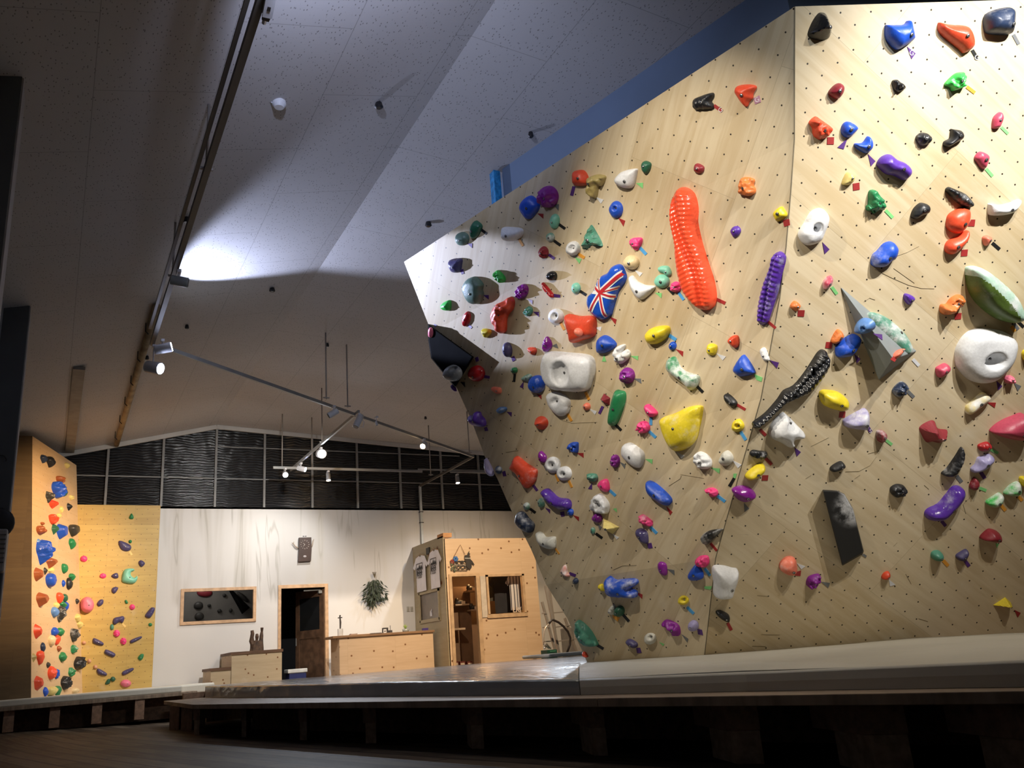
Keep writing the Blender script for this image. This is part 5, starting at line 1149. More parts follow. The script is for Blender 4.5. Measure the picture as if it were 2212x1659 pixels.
prism(MB(), [FE[2], FE[3], FE[4], (11.5, 1.0), (11.5, 9.0), jb][::-1], .31, ZD).build('deck_board', m_deck, plat, bevel=.004)
for i, (xa, xb, yb, mid) in enumerate(((365, 386, 1577, 0), (390, 414, 1578, 0), (418, 430, 1587, 1), (521, 531, 1592, 1), (647, 662, 1599, 1), (789, 812, 1606, 1), (1018, 1045, 1618, 1), (1282, 1312, 1633, 1), (1590, 1650, 1651, 1), (1895, 1975, 1672, 1), (2260, 2360, 1700, 1))):
    a, b = atz(xa, yb, 0), atz(xb, yb, 0); a.z = b.z = 0; w_ = (b-a).length; c = (a+b)/2; back = V((.35, 1, 0)).normalized()*.5
    u = (b-a).normalized()
    def blk(z0, z1, sh, ww, dp):
        p0 = c+u*(sh-ww/2); p1 = c+u*(sh+ww/2); q = back.normalized()*dp
        return prism(MB(), [p0, p1, p1+q, p0+q], z0, z1)
    if mid:
        up_ = blk(.165, .31, -.008, w_*1.25, .5).build('post', m_postw, plat, bevel=.003)
        blk(0, .165, .006, w_, .35).build('post_foot', m_post2, up_, bevel=.003)
    else: blk(0, .31, 0, w_, .4).build('post', m_postw, plat, bevel=.003)
# boards added under the deck to keep it dark, hiding the lit floor behind
bs = MB(); q0 = FE[1]+V((.75, .3, 0)); q1 = FE[2]+V((1.0, .4, 0)); q2 = FE[4]+V((1.2, .8, 0))
for a, b in ((q0, q1), (q1, q2)): bs.add([(a.x, a.y, 0), (b.x, b.y, 0), (b.x, b.y, .31), (a.x, a.y, .31)], [(0, 1, 2, 3)])
bs.build('underdeck_screen', m_postw, plat)
# crash mats
def mat_cover(name, col, rough, bump, sx, sy, coat=0):
    mt, t, b = nt(name); tc = N(t, 'ShaderNodeTexCoord')
    mp = N(t, 'ShaderNodeMapping', {'Vector': tc.outputs['Object'], 'Rotation': (0, 0, radians(-11)), 'Scale': (sx, sy, 1)}).outputs[0]
    n1 = N(t, 'ShaderNodeTexNoise', {'Vector': mp, 'Scale': 1.0, 'Detail': 4.0, 'Roughness': .5, 'Distortion': .8}).outputs[0]
    n2 = N(t, 'ShaderNodeTexNoise', {'Vector': tc.outputs['Object'], 'Scale': 3.0, 'Detail': 4.0}).outputs[0]
    t.links.new(mixc(t, n2, tuple(c*.88 for c in col), tuple(c*1.08 for c in col)), b.inputs['Base Color'])
    b.inputs['Roughness'].default_value = rough; b.inputs['Coat Weight'].default_value = coat
    bp = N(t, 'ShaderNodeBump', {'Height': n1, 'Distance': bump, 'Strength': 1.0}); t.links.new(bp.outputs[0], b.inputs['Normal']); return mt
m_mat1 = mat_cover('mat_vinyl_glossy', (.32, .35, .37), .17, .07, 3, .8)
m_mat2 = mat_cover('mat_vinyl_matt', (.56, .55, .49), .55, .01, 4, 1.2)
ZF, ZB = .458, .525
F1, F2, F3, F4 = atz(443, 1492, ZF), atz(506, 1491, ZF), atz(1250, 1467, ZF), atz(2212, 1430, ZF)
F4e = F4+(F4-F3).normalized()*2.2
def fdist(q): a_ = V((q.x-F3.x, q.y-F3.y, 0)); return abs(a_.x*dirf.y-a_.y*dirf.x)
def crown(q): t = min(1, max(0, fdist(q)/1.6)); return ZF+(ZB-ZF)*(t*(2-t))
def mat(name, front, depth, mt, label, parts=None):
    """front: list of front edge points; the cushion runs back along depth vectors"""
    NS = 14; vs, fs = [], []
    fl = []
    for i in range(len(front)-1):
        n = max(2, int((front[i+1]-front[i]).length/.5))
        for k_ in range(n): fl.append((front[i]+(front[i+1]-front[i])*k_/n, depth[i]+(depth[i+1]-depth[i])*k_/n))
    fl.append((front[-1], depth[-1]))
    for j, (p, dv) in enumerate(fl):
        dl = dv.length; dd_ = dv.normalized()
        zc = crown(p); prof = [(.0, ZD+.002), (-.004, (ZD+zc)/2), (.0, zc-.012), (.02, zc)]+[(dl*(s_/(NS-1))**1.6 if s_ else .06, None) for s_ in range(NS)]+[(dl, ZD+.002)]
        for (d, z) in prof:
            q = p+dd_*d; zz = z if z is not None else crown(q)+.008*noise.noise(V((q.x*2.2, q.y*.9, 0)))+.003*noise.noise(V((q.x*9, q.y*3, 4)))
            vs.append(V((q.x, q.y, zz)))
    m_ = len(prof)
    for j in range(len(fl)-1):
        for i in range(m_-1): a = j*m_+i; fs.append((a, a+1, a+m_+1, a+m_))
    fs += [tuple(range(m_)), tuple(range((len(fl)-1)*m_, len(fl)*m_))[::-1]]
    o = mesh('crash_mat', vs, fs, mt, smooth=True)
    bm = bmesh.new(); bm.from_mesh(o.data); bmesh.ops.recalc_face_normals(bm, faces=bm.faces)
    for f_ in bm.faces:
        if abs(f_.normal.z) < .6: f_.smooth = False
    bm.to_mesh(o.data); bm.free()
    tag(o, label, 'crash mat', 'crash mats'); return o
def base_at(p, dir_):   # distance along dir_ to the foot of the right wall
    q = (PR-p).dot(NR)/V(dir_).dot(NR); return q
g3 = atz(1268, 1412, ZB); 
dvx = lambda p, q: V((q[0]-p.x, q[1]-p.y, 0))
WC = V((4.17, 6.74, 0))
mat('m', [F1, F2, F3, WC], [V((.15, .6, 0)), dvx(F2, (2.9, 14.55)), dvx(F3, (6.6, 13.7)), dvx(WC, (10.2, 12.0))], m_mat1, 'glossy grey crash mat stretching back to the counter')
nd = V((NR.x, NR.y, 0)).normalized()
def wall_foot(p):
    d = (PR-V((p.x, p.y, .5))).dot(NR)/nd.dot(NR); return nd*(d+.02)
Fa = F3+dirf*1.3
mat('m', [F3+dirf*.006, Fa, F4, F4e], [dvx(F3+dirf*.006, (WC.x+.006, WC.y)), dvx(Fa, (4.53, 5.43)), wall_foot(F4), wall_foot(F4e)], m_mat2, 'matt beige crash mat at the foot of the big overhanging wall')
# small thicker mat behind
zz = .56; a, b, c = atz(1060, 1430, zz), atz(1262, 1409, zz), atz(1262, 1405, zz)
pb = MB(); prism(pb, [(7.4, 12.9), (9.6, 12.3), (10.0, 14.2), (7.8, 14.6)], .532, .59)
tag(pb.build('crash_mat', m_mat2, bevel=.03), 'small thick crash mat behind the glossy mat, before the plywood shop', 'crash mat', 'crash mats')
# left platform with its mat
lp = empty('wooden_platform', (.8, 15.6, .1)); tag(lp, 'low wooden platform along the foot of the far yellow and orange walls', 'platform')
LZ = .455; LY = 15.5
prism(MB(), [(XL+.01, LY), (2.25, LY+.05), (2.25, D-.01), (XL+.01, D-.01)], LZ-.055, LZ).build('deck_board', m_deck, lp, bevel=.004)
for x in (18, 117, 208, 300):
    p = atz(x, 1560, .1); xx = ray(x, 1560).x/ray(x, 1560).y*(LY+.05)
    prism(MB(), [(xx-.07, LY+.05), (xx+.07, LY+.05), (xx+.07, LY+.4), (xx-.07, LY+.4)], .1, LZ-.055).build('post', m_postw, lp)
MB().box((XL, LY+.6, .05), (2.2, LY+.64, LZ-.055)).build('underdeck_screen', m_postw, lp)
o = MB(); prism(o, [(XL+.01, LY+.05), (2.02, LY+.1), (2.05, D-.02), (XL+.01, D-.02)], LZ, .555); ob = o.build('crash_mat', m_mat2, bevel=.02)
tag(ob, 'thin grey crash mat below the yellow and orange walls', 'crash mat', 'crash mats')
o = MB(); prism(o, [(2.06, 16.3), (2.66, 16.4), (2.5, D-.02), (2.06, D-.02)], LZ-.05, .56); tag(o.build('crash_mat', m_mat2, bevel=.03), 'short crash mat piece between the yellow wall and the steps', 'crash mat', 'crash mats')
# raised rear floor
struct(MB().box((2.26, 14.65, .0), (XR, D, .355)).build('floor_rear', m_deck))
tag(MB().box((1.95, 14.9, .30), (2.9, 15.05, .44)).build('kerb_board', m_postw), 'dark brown board bridging the two platforms', 'board')
# ---------------------------------------------------------------- step boxes by the doorway
m_box = plywood('plywood_box', (.50, .40, .26), (.38, .29, .18), psize=(4, 4), scuff=.1, knots=3.2, tone=.1, gdir=pi/2)
m_top = wood('walnut_top', (.14, .07, .035), (.08, .04, .02), 2, 18)
SY = 17.35
def px_x(x, y, Y): return atY(x, y, Y).x
xA, xB, xC, xD = px_x(456, 1450, SY), px_x(500, 1440, SY), px_x(503, 1420, SY), px_x(609, 1410, SY)
zA, zC = atY(480, 1442, SY).z, atY(560, 1405, SY).z
def box_uv(mb, a, b): mb.box(a, b); return mb
big = empty('step_box', ((xB+xD)/2, SY, .36)); tag(big, 'tall plywood step box with a dark top, bearing a piece of driftwood', 'step box')
box_uv(MB(), (xB, SY, .355), (xD, D-.05, zC-.05)).build('box_body', m_box, big)
tp = MB(); prism(tp, [(xB-.02, SY-.02), (xD+.02, SY-.02), (xD+.02, D-.04), (xB-.02, D-.04)], zC-.05, zC); tp.build('box_top', m_top, big)
sml = empty('step_box', ((xA+xB)/2, SY+.1, .36)); tag(sml, 'low plywood step box with a dark top beside the tall one', 'step box')
box_uv(MB(), (xA, SY+.02, .355), (xB-.005, D-.2, zA-.05)).build('box_body', m_box, sml)
prism(MB(), [(xA-.02, SY), (xB-.005, SY), (xB-.005, D-.2), (xA-.02, D-.2)], zA-.05, zA).build('box_top', m_top, sml)
# driftwood
dr = MB(); c = atY(553, 1398, SY+.5); zt = zC
random.seed(3)
for (x0, x1, top, lean) in ((-.10, -.02, .40, -.03), (-.03, .04, .33, 0), (.05, .12, .44, .02)):
    pts = [V((c.x+(x0+x1)/2+lean*k_/6+random.uniform(-.012, .012), c.y+random.uniform(-.01, .01), zt+top*k_/6)) for k_ in range(7)]
    dr.tube(pts, [max(.012, (x1-x0)*.75*(1-.09*k_)+random.uniform(-.01, .01)) for k_ in range(7)], 7)
dr.tube([(c.x, c.y, zt), (c.x+.01, c.y, zt+.2)], [.11, .07], 8)
tag(dr.build('driftwood', wood('bark', (.10, .055, .03), (.03, .018, .012), 9, 9, .8), smooth=False), 'jagged brown driftwood stump standing on the tall step box', 'driftwood')
# blue cooler in the dark doorway
cb = atY(645, 1462, 19.0); cbx = px_x(640, 1450, 18.9)
co_ = empty('cooler_box', (4.75, 18.8, .36)); tag(co_, 'blue cooler box with white lid inside the dark doorway', 'cooler')
MB().box((4.50, 18.68, .36), (4.86, 19.0, .60)).build('cooler_body', plain('cooler_blue', (.02, .03, .12), .4), co_, bevel=.015)
MB().box((4.47, 18.66, .60), (4.88, 19.02, .68)).build('cooler_lid', plain('cooler_white', (.6, .62, .6), .4), co_, bevel=.015)
# ---------------------------------------------------------------- counter
m_ctr = plywood('plywood_counter', (.60, .44, .29), (.48, .33, .20), psize=(1.0, 5), scuff=0, knots=2.6, tone=.25)
CYY = 17.2
cL, cR = px_x(733, 1385, CYY), px_x(935, 1365, CYY); tL, tR = px_x(718, 1375, CYY), px_x(937, 1360, CYY); cz_ = atY(820, 1368, CYY).z
ctr = empty('reception_counter', ((cL+cR)/2, CYY, .36)); tag(ctr, 'plywood reception counter with knotty front panels', 'counter')
MB().box((cL, CYY, .355), (cR, CYY+.06, cz_-.045)).build('front_panel', m_ctr, ctr)
MB().box((cL, CYY+.06, .355), (cL+.04, CYY+.6, cz_-.045)).build('side_panel', m_ctr, ctr)
MB().box((tL, CYY-.04, cz_-.045), (tR, CYY+.62, cz_)).build('worktop', wood('worktop_brown', (.30, .17, .08), (.17, .09, .045), 2, 18), ctr, bevel=.004)
def onC(x, y, dy=.2): p = atY(x, y, CYY+dy); p.z = cz_; return p
# items on the counter
p = onC(735, 1365); vs_ = empty('bottle_stand', p); tag(vs_, 'white cylinder vase holding a dark twig figure on the counter', 'vase')
MB().tube([p, p+V((0, 0, .14))], .055, 16).build('vase_body', plain('white_ceramic', (.6, .58, .55), .4), vs_, smooth=False)
tw = MB(); tw.tube([p+V((0, 0, .13)), p+V((.006, 0, .27)), p+V((-.004, 0, .39))], [.014, .02, .012], 8); tw.bar(p+V((-.045, 0, .355)), p+V((.045, 0, .36)), .014, .02); tw.ball(p+V((0, 0, .395)), .018); tw.build('twig_figure', plain('dark_twig', (.03, .02, .015), .7), vs_)
p = onC(762, 1363); bk_ = empty('paper_stack', p); tag(bk_, 'small stack of flyers lying on the counter', 'paper')
for q_ in range(3): MB().box((p.x-.07+.01*q_, p.y-.05, p.z+.012*q_), (p.x+.07+.01*q_, p.y+.05, p.z+.012*q_+.011)).build('flyer', plain('flyer_%d' % q_, ((.5, .4, .3), (.25, .12, .08), (.6, .55, .5))[q_], .6), bk_)
p = onC(785, 1362); tag(MB().box((p.x-.14, p.y-.06, p.z), (p.x+.12, p.y+.06, p.z+.012)).build('clipboard', plain('clipboard_tan', (.45, .25, .12), .5), bevel=.003), 'flat tan clipboard on the counter next to the flyers', 'clipboard')
p = onC(812, 1361); tag(MB().box((p.x-.12, p.y-.08, p.z), (p.x+.1, p.y+.08, p.z+.018)).build('closed_notebook', plain('notebook_black', (.03, .03, .035), .5), bevel=.004), 'closed black notebook lying on the counter', 'notebook')
p = onC(832, 1361); cm = empty('photo_cube', p); tag(cm, 'black and white card box on the counter', 'box')
MB().box((p.x-.055, p.y-.04, p.z), (p.x+.055, p.y+.04, p.z+.11)).build('box_body', plain('card_black', (.03, .025, .025), .5), cm, bevel=.003)
MB().box((p.x-.052, p.y-.043, p.z+.003), (p.x+.012, p.y-.04, p.z+.08)).build('box_label', plain('card_white', (.7, .68, .66), .6), cm)
MB().box((p.x-.032, p.y-.045, p.z+.025), (p.x-.008, p.y-.043, p.z+.055)).build('box_window', plain('card_black', (.03, .025, .025), .5), cm)
p = onC(843, 1360); pc = empty('pen_holder', p); tag(pc, 'small pen holder with one upright pen on the counter', 'pen holder')
MB().box((p.x-.035, p.y-.03, p.z), (p.x+.035, p.y+.03, p.z+.055)).build('holder_cup', plain('card_black', (.03, .025, .025), .5), pc, bevel=.004)
MB().tube([p+V((0, 0, .04)), p+V((0, 0, .15))], .006, 8).build('pen', plain('pen_dark', (.03, .03, .05), .4), pc)
p = onC(876, 1358); pl = empty('potted_sprout', p); tag(pl, 'glass bowl with a small green sprout on the counter', 'plant')
MB().tube([p, p+V((0, 0, .06))], [.06, .075], 16).build('glass_bowl', plain('glass_grey', (.35, .37, .36), .15), pl, smooth=True)
lf2 = MB()
for a_ in range(7):
    an_ = a_*.9; e_ = p+V((.05*cos(an_), .05*sin(an_), .12+.02*(a_ % 3))); lf2.tube([p+V((0, 0, .05)), p+V((.015*cos(an_), .015*sin(an_), .10)), e_], [.004, .012, .003], 6)
lf2.build('leaves', plain('sprout_green', (.3, .42, .08), .5), pl, smooth=True)
p = onC(918, 1356); tag(MB().box((p.x-.06, p.y-.04, p.z), (p.x+.06, p.y+.04, p.z+.055)).build('purple_box', plain('box_purple', (.04, .02, .16), .5), bevel=.004), 'small purple box at the shop end of the counter', 'box')
# ---------------------------------------------------------------- plywood shop cabin
KX, KY, KR = 7.28, 16.72, 9.47
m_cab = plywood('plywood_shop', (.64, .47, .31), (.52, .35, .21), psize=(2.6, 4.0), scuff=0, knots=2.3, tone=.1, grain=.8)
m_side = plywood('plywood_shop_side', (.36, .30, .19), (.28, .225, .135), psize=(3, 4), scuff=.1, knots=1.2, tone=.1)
cab = empty('shop_cabin', ((KX+KR)/2, KY, .36)); tag(cab, 'knotty plywood shop cabin with an open doorway and a framed window', 'cabin')
KT = atY(1040, 1163, KY).z
dX0, dX1, dZ = px_x(975, 1300, KY), px_x(1033, 1300, KY), atY(1000, 1245, KY).z
wX0, wX1, wZ0, wZ1 = px_x(1054, 1290, KY), px_x(1131, 1290, KY), atY(1095, 1326, KY).z, atY(1090, 1245, KY).z
fr = MB(); T_ = .04
for a, b in (((KX, .355), (dX0, KT)), ((dX0, dZ), (dX1, KT)), ((dX1, .355), (wX0, KT)), ((wX0, .355), (wX1, wZ0)), ((wX0, wZ1), (wX1, KT)), ((wX1, .355), (KR, KT))): fr.box((a[0], KY, a[1]), (b[0], KY+T_, b[1]))
fr.uv = [(v_.x, v_.z) for v_ in fr.v]
fr.build('front_wall', m_cab, cab)
KS = KT+.06
sd_ = MB(); sy0, sy1 = px_x(905, 1310, 17) and .0, .0
# side wall with its small window
syA, syB = atX(950, 1300, KX).y, atX(911, 1310, KX).y
szA, szB = atX(930, 1337, KX).z, atX(930, 1281, KX).z
for (ya, za), (yb, zb_) in (((KY, .355), (syA, KS)), ((syA, .355), (syB, szA)), ((syA, szB), (syB, KS)), ((syB, .355), (D-.01, KS))): sd_.box((KX-.02, ya, za), (KX+.02, yb, zb_))
sd_.uv = [(v_.y, v_.z) for v_ in sd_.v]
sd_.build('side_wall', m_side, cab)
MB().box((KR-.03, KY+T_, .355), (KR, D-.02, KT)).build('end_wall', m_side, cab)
MB().box((KX+.02, KY+.05, KT-.5), (KR-.03, D-.02, KT-.46)).build('cabin_ceiling', m_cab, cab)
MB().box((KX+.02, D-.06, .36), (KR-.03, D-.02, KT-.5)).build('inner_wall', plain('inner_brown', (.16, .095, .055), .7, var=.1, scale=2), cab)
m_fr2 = plain('cabin_trim', (.50, .34, .2), .6, var=.15, scale=7)
tr_ = MB(); 
for a, b in (((dX0-.035, .36), (dX0+.03, dZ+.05)), ((dX1-.03, .36), (dX1+.06, dZ+.05)), ((dX0+.03, dZ-.0), (dX1-.03, dZ+.05))): tr_.box((a[0], KY-.025, a[1]), (b[0], KY+.06, b[1]))
tr_.build('doorway_frame', m_fr2, cab)
tr_ = MB()
for a, b in (((wX0-.03, wZ0), (wX0+.02, wZ1+.04)), ((wX1-.02, wZ0), (wX1+.035, wZ1+.04)), ((wX0-.03, wZ1), (wX1+.035, wZ1+.05)), ((wX0-.05, wZ0-.07), (wX1+.06, wZ0+.01))): tr_.box((a[0], KY-.035, a[1]), (b[0], KY+.06, b[1]))
tr_.build('window_frame', m_fr2, cab)
MB().box((dX1+.07, KY-.02, wZ0-.05), (wX0-.04, KY, wZ1+.02)).build('white_batten', plain('batten_white', (.55, .48, .4), .6), cab)
tr_ = MB()
for (ya, za), (yb, zb_) in (((syA-.05, szA-.05), (syA, szB+.05)), ((syB, szA-.05), (syB+.05, szB+.05)), ((syA-.05, szB), (syB+.05, szB+.05)), ((syA-.06, szA-.07), (syB+.06, szA))): tr_.box((KX-.045, ya, za), (KX+.02, yb, zb_))
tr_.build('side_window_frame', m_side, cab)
MB().box((KX-.01, syA, szA), (KX, syB, szB)).build('side_window_pane', plain('pane_brown', (.13, .105, .09), .25, var=.2, scale=3), cab)
MB().box((KX-.02, KY-.02, KS-.03), (KX+.18, KY+.3, KS+.06)).build('roof_block', plain('roof_wood', (.5, .25, .1), .6), cab)
# a pale deer sticker on the side window
tag(MB().tube([(KX-.012, (syA*.55+syB*.45), szA+.05), (KX-.013, (syA*.55+syB*.45), szA+.14), (KX-.013, (syA*.6+syB*.4), szA+.2)], [.035, .03, .008], 8).build('window_figurine', plain('pale_figure', (.5, .5, .55), .5)), 'small pale figurine against the shop side window', 'figurine')
# shelves and shoes inside the doorway
def inb(x, y, Y): return atY(x, y, Y)
m_shelf = plain('shelf_wood', (.36, .27, .19), .6)
m_shoe = plain('shoe_black', (.02, .02, .022), .5)
def shoe(p, L_, label, flip=1):
    e_ = empty('climbing_shoe', p); tag(e_, label, 'shoe', 'climbing shoes in the shop')
    b_ = MB(); b_.tube([p+V((-flip*L_*.45, 0, .03)), p+V((-flip*L_*.1, 0, .045)), p+V((flip*L_*.25, 0, .035)), p+V((flip*L_*.5, 0, .02))], [.04, .055, .045, .015], 10)
    b_.tube([p+V((-flip*L_*.35, 0, .04)), p+V((-flip*L_*.3, 0, .13))], [.045, .035], 10)
    b_.build('shoe_upper', m_shoe, e_, smooth=True)
    MB().box((p.x-L_*.5, p.y-.035, p.z), (p.x+L_*.48, p.y+.035, p.z+.012)).build('shoe_sole', plain('rubber', (.04, .04, .04), .7), e_)
    MB().box((p.x-.01, p.y-.075, p.z+.0), (p.x+.08, p.y-.07, p.z+.06)).build('price_card', plain('card_cream', (.5, .42, .34), .7), e_)
for i, (xa, xb, yy, Y, lab, slab) in enumerate(((1007, 1029, 1276, 17.6, 'black climbing shoe on the highest shop shelf', 'short pale shelf, highest in the shop doorway'), (980, 1010, 1306, 17.6, 'black climbing shoe on the middle shop shelf', 'short shelf in the middle of the shop doorway'), (1014, 1032, 1317, 17.6, 'dark climbing shoe on the low inner shop shelf', 'short brown shelf by the inner jamb'))):
    a, b = inb(xa, yy, Y), inb(xb, yy, Y)
    tag(MB().box((a.x, Y-.1, a.z-.03), (b.x, Y+.14, a.z)).build('wall_shelf', m_shelf), slab, 'shelf', 'shelves inside the shop')
    shoe(V(((a.x+b.x)/2, Y, a.z)), min(.3, (b.x-a.x)*.85), lab)
a, b = inb(976, 1358, 17.5), inb(999, 1355, 17.5)
tag(MB().box((a.x, 17.35, a.z-.04), (b.x, 17.7, a.z)).build('wall_shelf', m_shelf), 'pale low bench top inside the shop doorway', 'shelf', 'shelves inside the shop')
tag(MB().box((a.x, 17.75, .36), (dX1+.3, 17.78, a.z+.9)).build('inner_panel', plain('inner_panel_brown', (.15, .09, .055), .7)), 'brown inner panel behind the shop shelves', 'panel')
for i, xx in enumerate((983, 997, 1013)):
    p = inb(xx, 1432, 17.3); e_ = empty('shoe_box', (p.x, 17.3, .36)); tag(e_, 'dark red shoe box on the shop floor, %s from the door post' % ('first', 'second', 'third')[i], 'shoe box', 'shoe boxes')
    MB().box((p.x-.06, 17.25, .36), (p.x+.06, 17.5, p.z+.03)).build('box_body', plain('shoebox_red', (.12, .02, .015), .5), e_)
    MB().box((p.x-.045, 17.245, p.z-.05), (p.x+.045, 17.25, p.z-.0)).build('box_label', plain('card_cream', (.5, .42, .34), .7), e_)
# clothes behind the shop window
def shirt(name, cxx, Y, ztop, w, h, mat, label, n=None, u=V((1, 0, 0)), slv=.24, grp='shirts', org=None):
    """thin garment hanging in the plane spanned by u and z"""
    out = [(-.10, 0), (-.30, -.05), (-.5, -.30), (-.40, -.37), (-.33, -.28), (-.33, -1), (.33, -1), (.33, -.28), (.40, -.37), (.5, -.30), (.30, -.05), (.10, 0), (0, -.05)]
    c = org if org is not None else V((cxx, Y, ztop)); n = u.cross(V((0, 0, 1)))
    poly = [(a*w, b*h) for a, b in out]; poly = [((1-t)*poly[i_][0]+t*poly[(i_+1) % 13][0], (1-t)*poly[i_][1]+t*poly[(i_+1) % 13][1]) for i_ in range(13) for t in (0, .25, .5, .75)]
    cor = delaunay_2d_cdt([V(p) for p in poly]+[V((x*.09*w, -y*.12*h)) for x in range(-3, 4) for y in range(1, 8)], [], [list(range(len(poly)))], 1, 1e-6)
    vs = []; N_ = len(cor[0])
    for sgn in (1, -1):
        for p in cor[0]:
            d = min(segd(p.x, p.y, poly)/.06, 1); vs.append(u*p.x+V((0, 0, p.y))+n*(sgn*(.012*d+.001)+.012*sin(p.x/w*22+p.y*1.5)*min(1, -p.y/h)))
    fs = [tuple(f) for f in cor[2]]+[tuple(k_+N_ for k_ in f)[::-1] for f in cor[2]]
    e_ = empty(name, c); tag(e_, label, 't-shirt', grp)
    o_ = mesh('shirt_cloth', [c+p for p in vs], fs, mat, e_, smooth=True)
    hg = MB(); hg.tube([c+u*-.13*w*2+V((0, 0, -.035*h)), c+V((0, 0, .02)), c+u*.13*w*2+V((0, 0, -.035*h))], .010, 8); hg.tube([c+V((0, 0, .02)), c+V((0, 0, .055))], .004, 6)
    hg.build('hanger', plain('hanger_wood', (.3, .2, .11), .5), e_)
    return e_, c, n
m_white = plain('cotton_white', (.70, .68, .72), .85, var=.05, scale=5)
def stripe_mat():
    mt, t, b = nt('striped_cotton'); tc = N(t, 'ShaderNodeTexCoord'); sx = N(t, 'ShaderNodeSeparateXYZ', {0: tc.outputs['Object']})
    f = math_(t, 'LESS_THAN', math_(t, 'FRACT', math_(t, 'MULTIPLY', sx.outputs[0], 13.0)), .28)
    t.links.new(mixc(t, f, (.6, .58, .58), (.05, .05, .07)), b.inputs['Base Color']); b.inputs['Roughness'].default_value = .85; return mt
p = inb(1117, 1246, 17.0); shirt('hanging_shirt', p.x, 17.0, p.z+.12, .62, .83, stripe_mat(), 'white shirt with dark stripes hanging in the shop window', grp='clothes in the shop window')
p = inb(1090, 1246, 17.3); shirt('hanging_shirt', p.x, 17.3, p.z+.12, .85, .9, plain('cotton_black', (.02, .02, .025), .9), 'black shirt hanging behind the striped one', grp='clothes in the shop window')
p = inb(1073, 1246, 17.4); shirt('hanging_shirt', p.x, 17.45, p.z+.1, .6, .62, plain('cotton_olive', (.07, .06, .04), .9), 'dark olive garment hanging in the shop window', grp='clothes in the shop window')
e_ = empty('window_letters', (wX1-.2, KY+.02, wZ0)); tag(e_, 'cream letters standing along the shop window sill', 'lettering')
txt('LR(', .15, plain('letter_cream', (.6, .5, .42), .6), (inb(1117, 1320, KY).x, KY, wZ0+.07), (1, 0, 0), (0, 0, 1), e_, 'letter', .008, bold=.002)
# two printed shirts on the cabin side wall
m_ink = plain('print_ink', (.03, .03, .035), .8)
for i, (x, y, ww, hh, lab) in enumerate(((909, 1199, .60, 1.02, 'white printed t-shirt on the shop side wall, the one further back'), (938, 1187, .58, .98, 'white printed t-shirt on the shop side wall, the one closer to the corner'))):
    c = atX(x, y, KX-.06); u = V((0, -1, 0))
    hpx = ((1277, 1199), (1270, 1187))[i]; zb_ = atX(x+5, hpx[0], KX-.06).z
    ylr = ((893, 925), (924, 955))[i]; wd = abs(atX(ylr[0], 1235, KX-.06).y-atX(ylr[1], 1235, KX-.06).y)
    e_, c, n = shirt('printed_shirt', 0, 0, 0, wd, c.z-zb_, m_white, lab, u=u, grp='printed shirts', org=V((KX-.06, (atX(ylr[0], 1235, KX-.06).y+atX(ylr[1], 1235, KX-.06).y)/2, c.z)))
    hgt = c.z-zb_; pc_ = c+V((-.028, 0, -hgt*.42))
    def ib(a0, a1, z0, z1, mb): mb.box((pc_.x-.002, pc_.y-a0*wd, pc_.z+z0*hgt), (pc_.x, pc_.y-a1*wd, pc_.z+z1*hgt))
    pr = MB()
    for q in ((-.21, -.19, -.20, .20), (-.21, .21, .185, .20), (.19, .21, .0, .20), (-.12, .14, -.20, -.185), (-.12, .14, -.165, -.155)): ib(*q, pr)
    for q in ((-.14, .05, .05), (-.02, .14, .09), (.1, .1, .05)):
        k0 = [V((pc_.x-.002, pc_.y-(q[0]-.07)*wd, pc_.z+.03*hgt)), V((pc_.x-.002, pc_.y-(q[0]+.10)*wd, pc_.z+.03*hgt)), V((pc_.x-.002, pc_.y-(q[0]+.03)*wd, pc_.z+(.06+q[1]*.8)*hgt))]
        pr.hexa(k0, [w_+V((.002, 0, 0)) for w_ in k0])
    pr.build('shirt_print', m_ink, e_)
    for tx, zz_ in (('ROCK', -.035), ('ROCK', -.10)): txt(tx if zz_ > -.05 else 'ROCK', wd*.13, m_ink, pc_+V((-.002, 0, zz_*hgt)), u, (0, 0, 1), e_, 'shirt_lettering', .001, bold=.002)
p = atX(925, 1190, KX-.03); tag(MB().box((KX-.05, p.y-.09, p.z-.07), (KX-.02, p.y+.09, p.z+.07)).build('speaker_box', plain('box_black', (.012, .012, .012), .5), bevel=.006), 'small black box on the shop side wall between the shirts', 'box')
# hanging sign with witch
sg = empty('hanging_sign', atY(997, 1215, KY-.03)); tag(sg, 'cut out metal sign with witch, flowers and lettering over the shop doorway', 'sign')
def kp(X, Y_): return atY(960+.0452*X, 1160+.0452*Y_, KY-.03)
rp = MB(); rp.tube([kp(460, 940), kp(760, 370), kp(985, 830)], .006, 6); rp.build('rope', plain('rope_brown', (.25, .13, .06), .8), sg)
m_sb = plain('sign_black', (.02, .015, .013), .6)
def flat(pts, th, name, mt, par): 
    a = [kp(*q) for q in pts]; return MB().hexa([q+V((0, -th, 0)) for q in a], [q for q in a]).build(name, mt, par)
flat([(1020, 870), (1080, 860), (1180, 655), (1175, 760), (1215, 800), (1190, 930), (1250, 960), (1150, 985), (965, 985), (960, 880)], .012, 'witch_hat', m_sb, sg)
flat([(970, 1040), (1230, 1060), (1330, 1160), (1430, 1330), (1410, 1350), (1340, 1280), (1300, 1280), (1290, 1470), (1220, 1570), (1150, 1520), (1030, 1390), (1020, 1180)], .012, 'witch_cloak', m_sb, sg)
flat([(960, 990), (1200, 1000), (1280, 1020), (1200, 1050), (960, 1040)], .014, 'witch_brim', plain('sign_grey', (.3, .3, .28), .6), sg)
fl_ = MB(); c_ = kp(530, 1050)
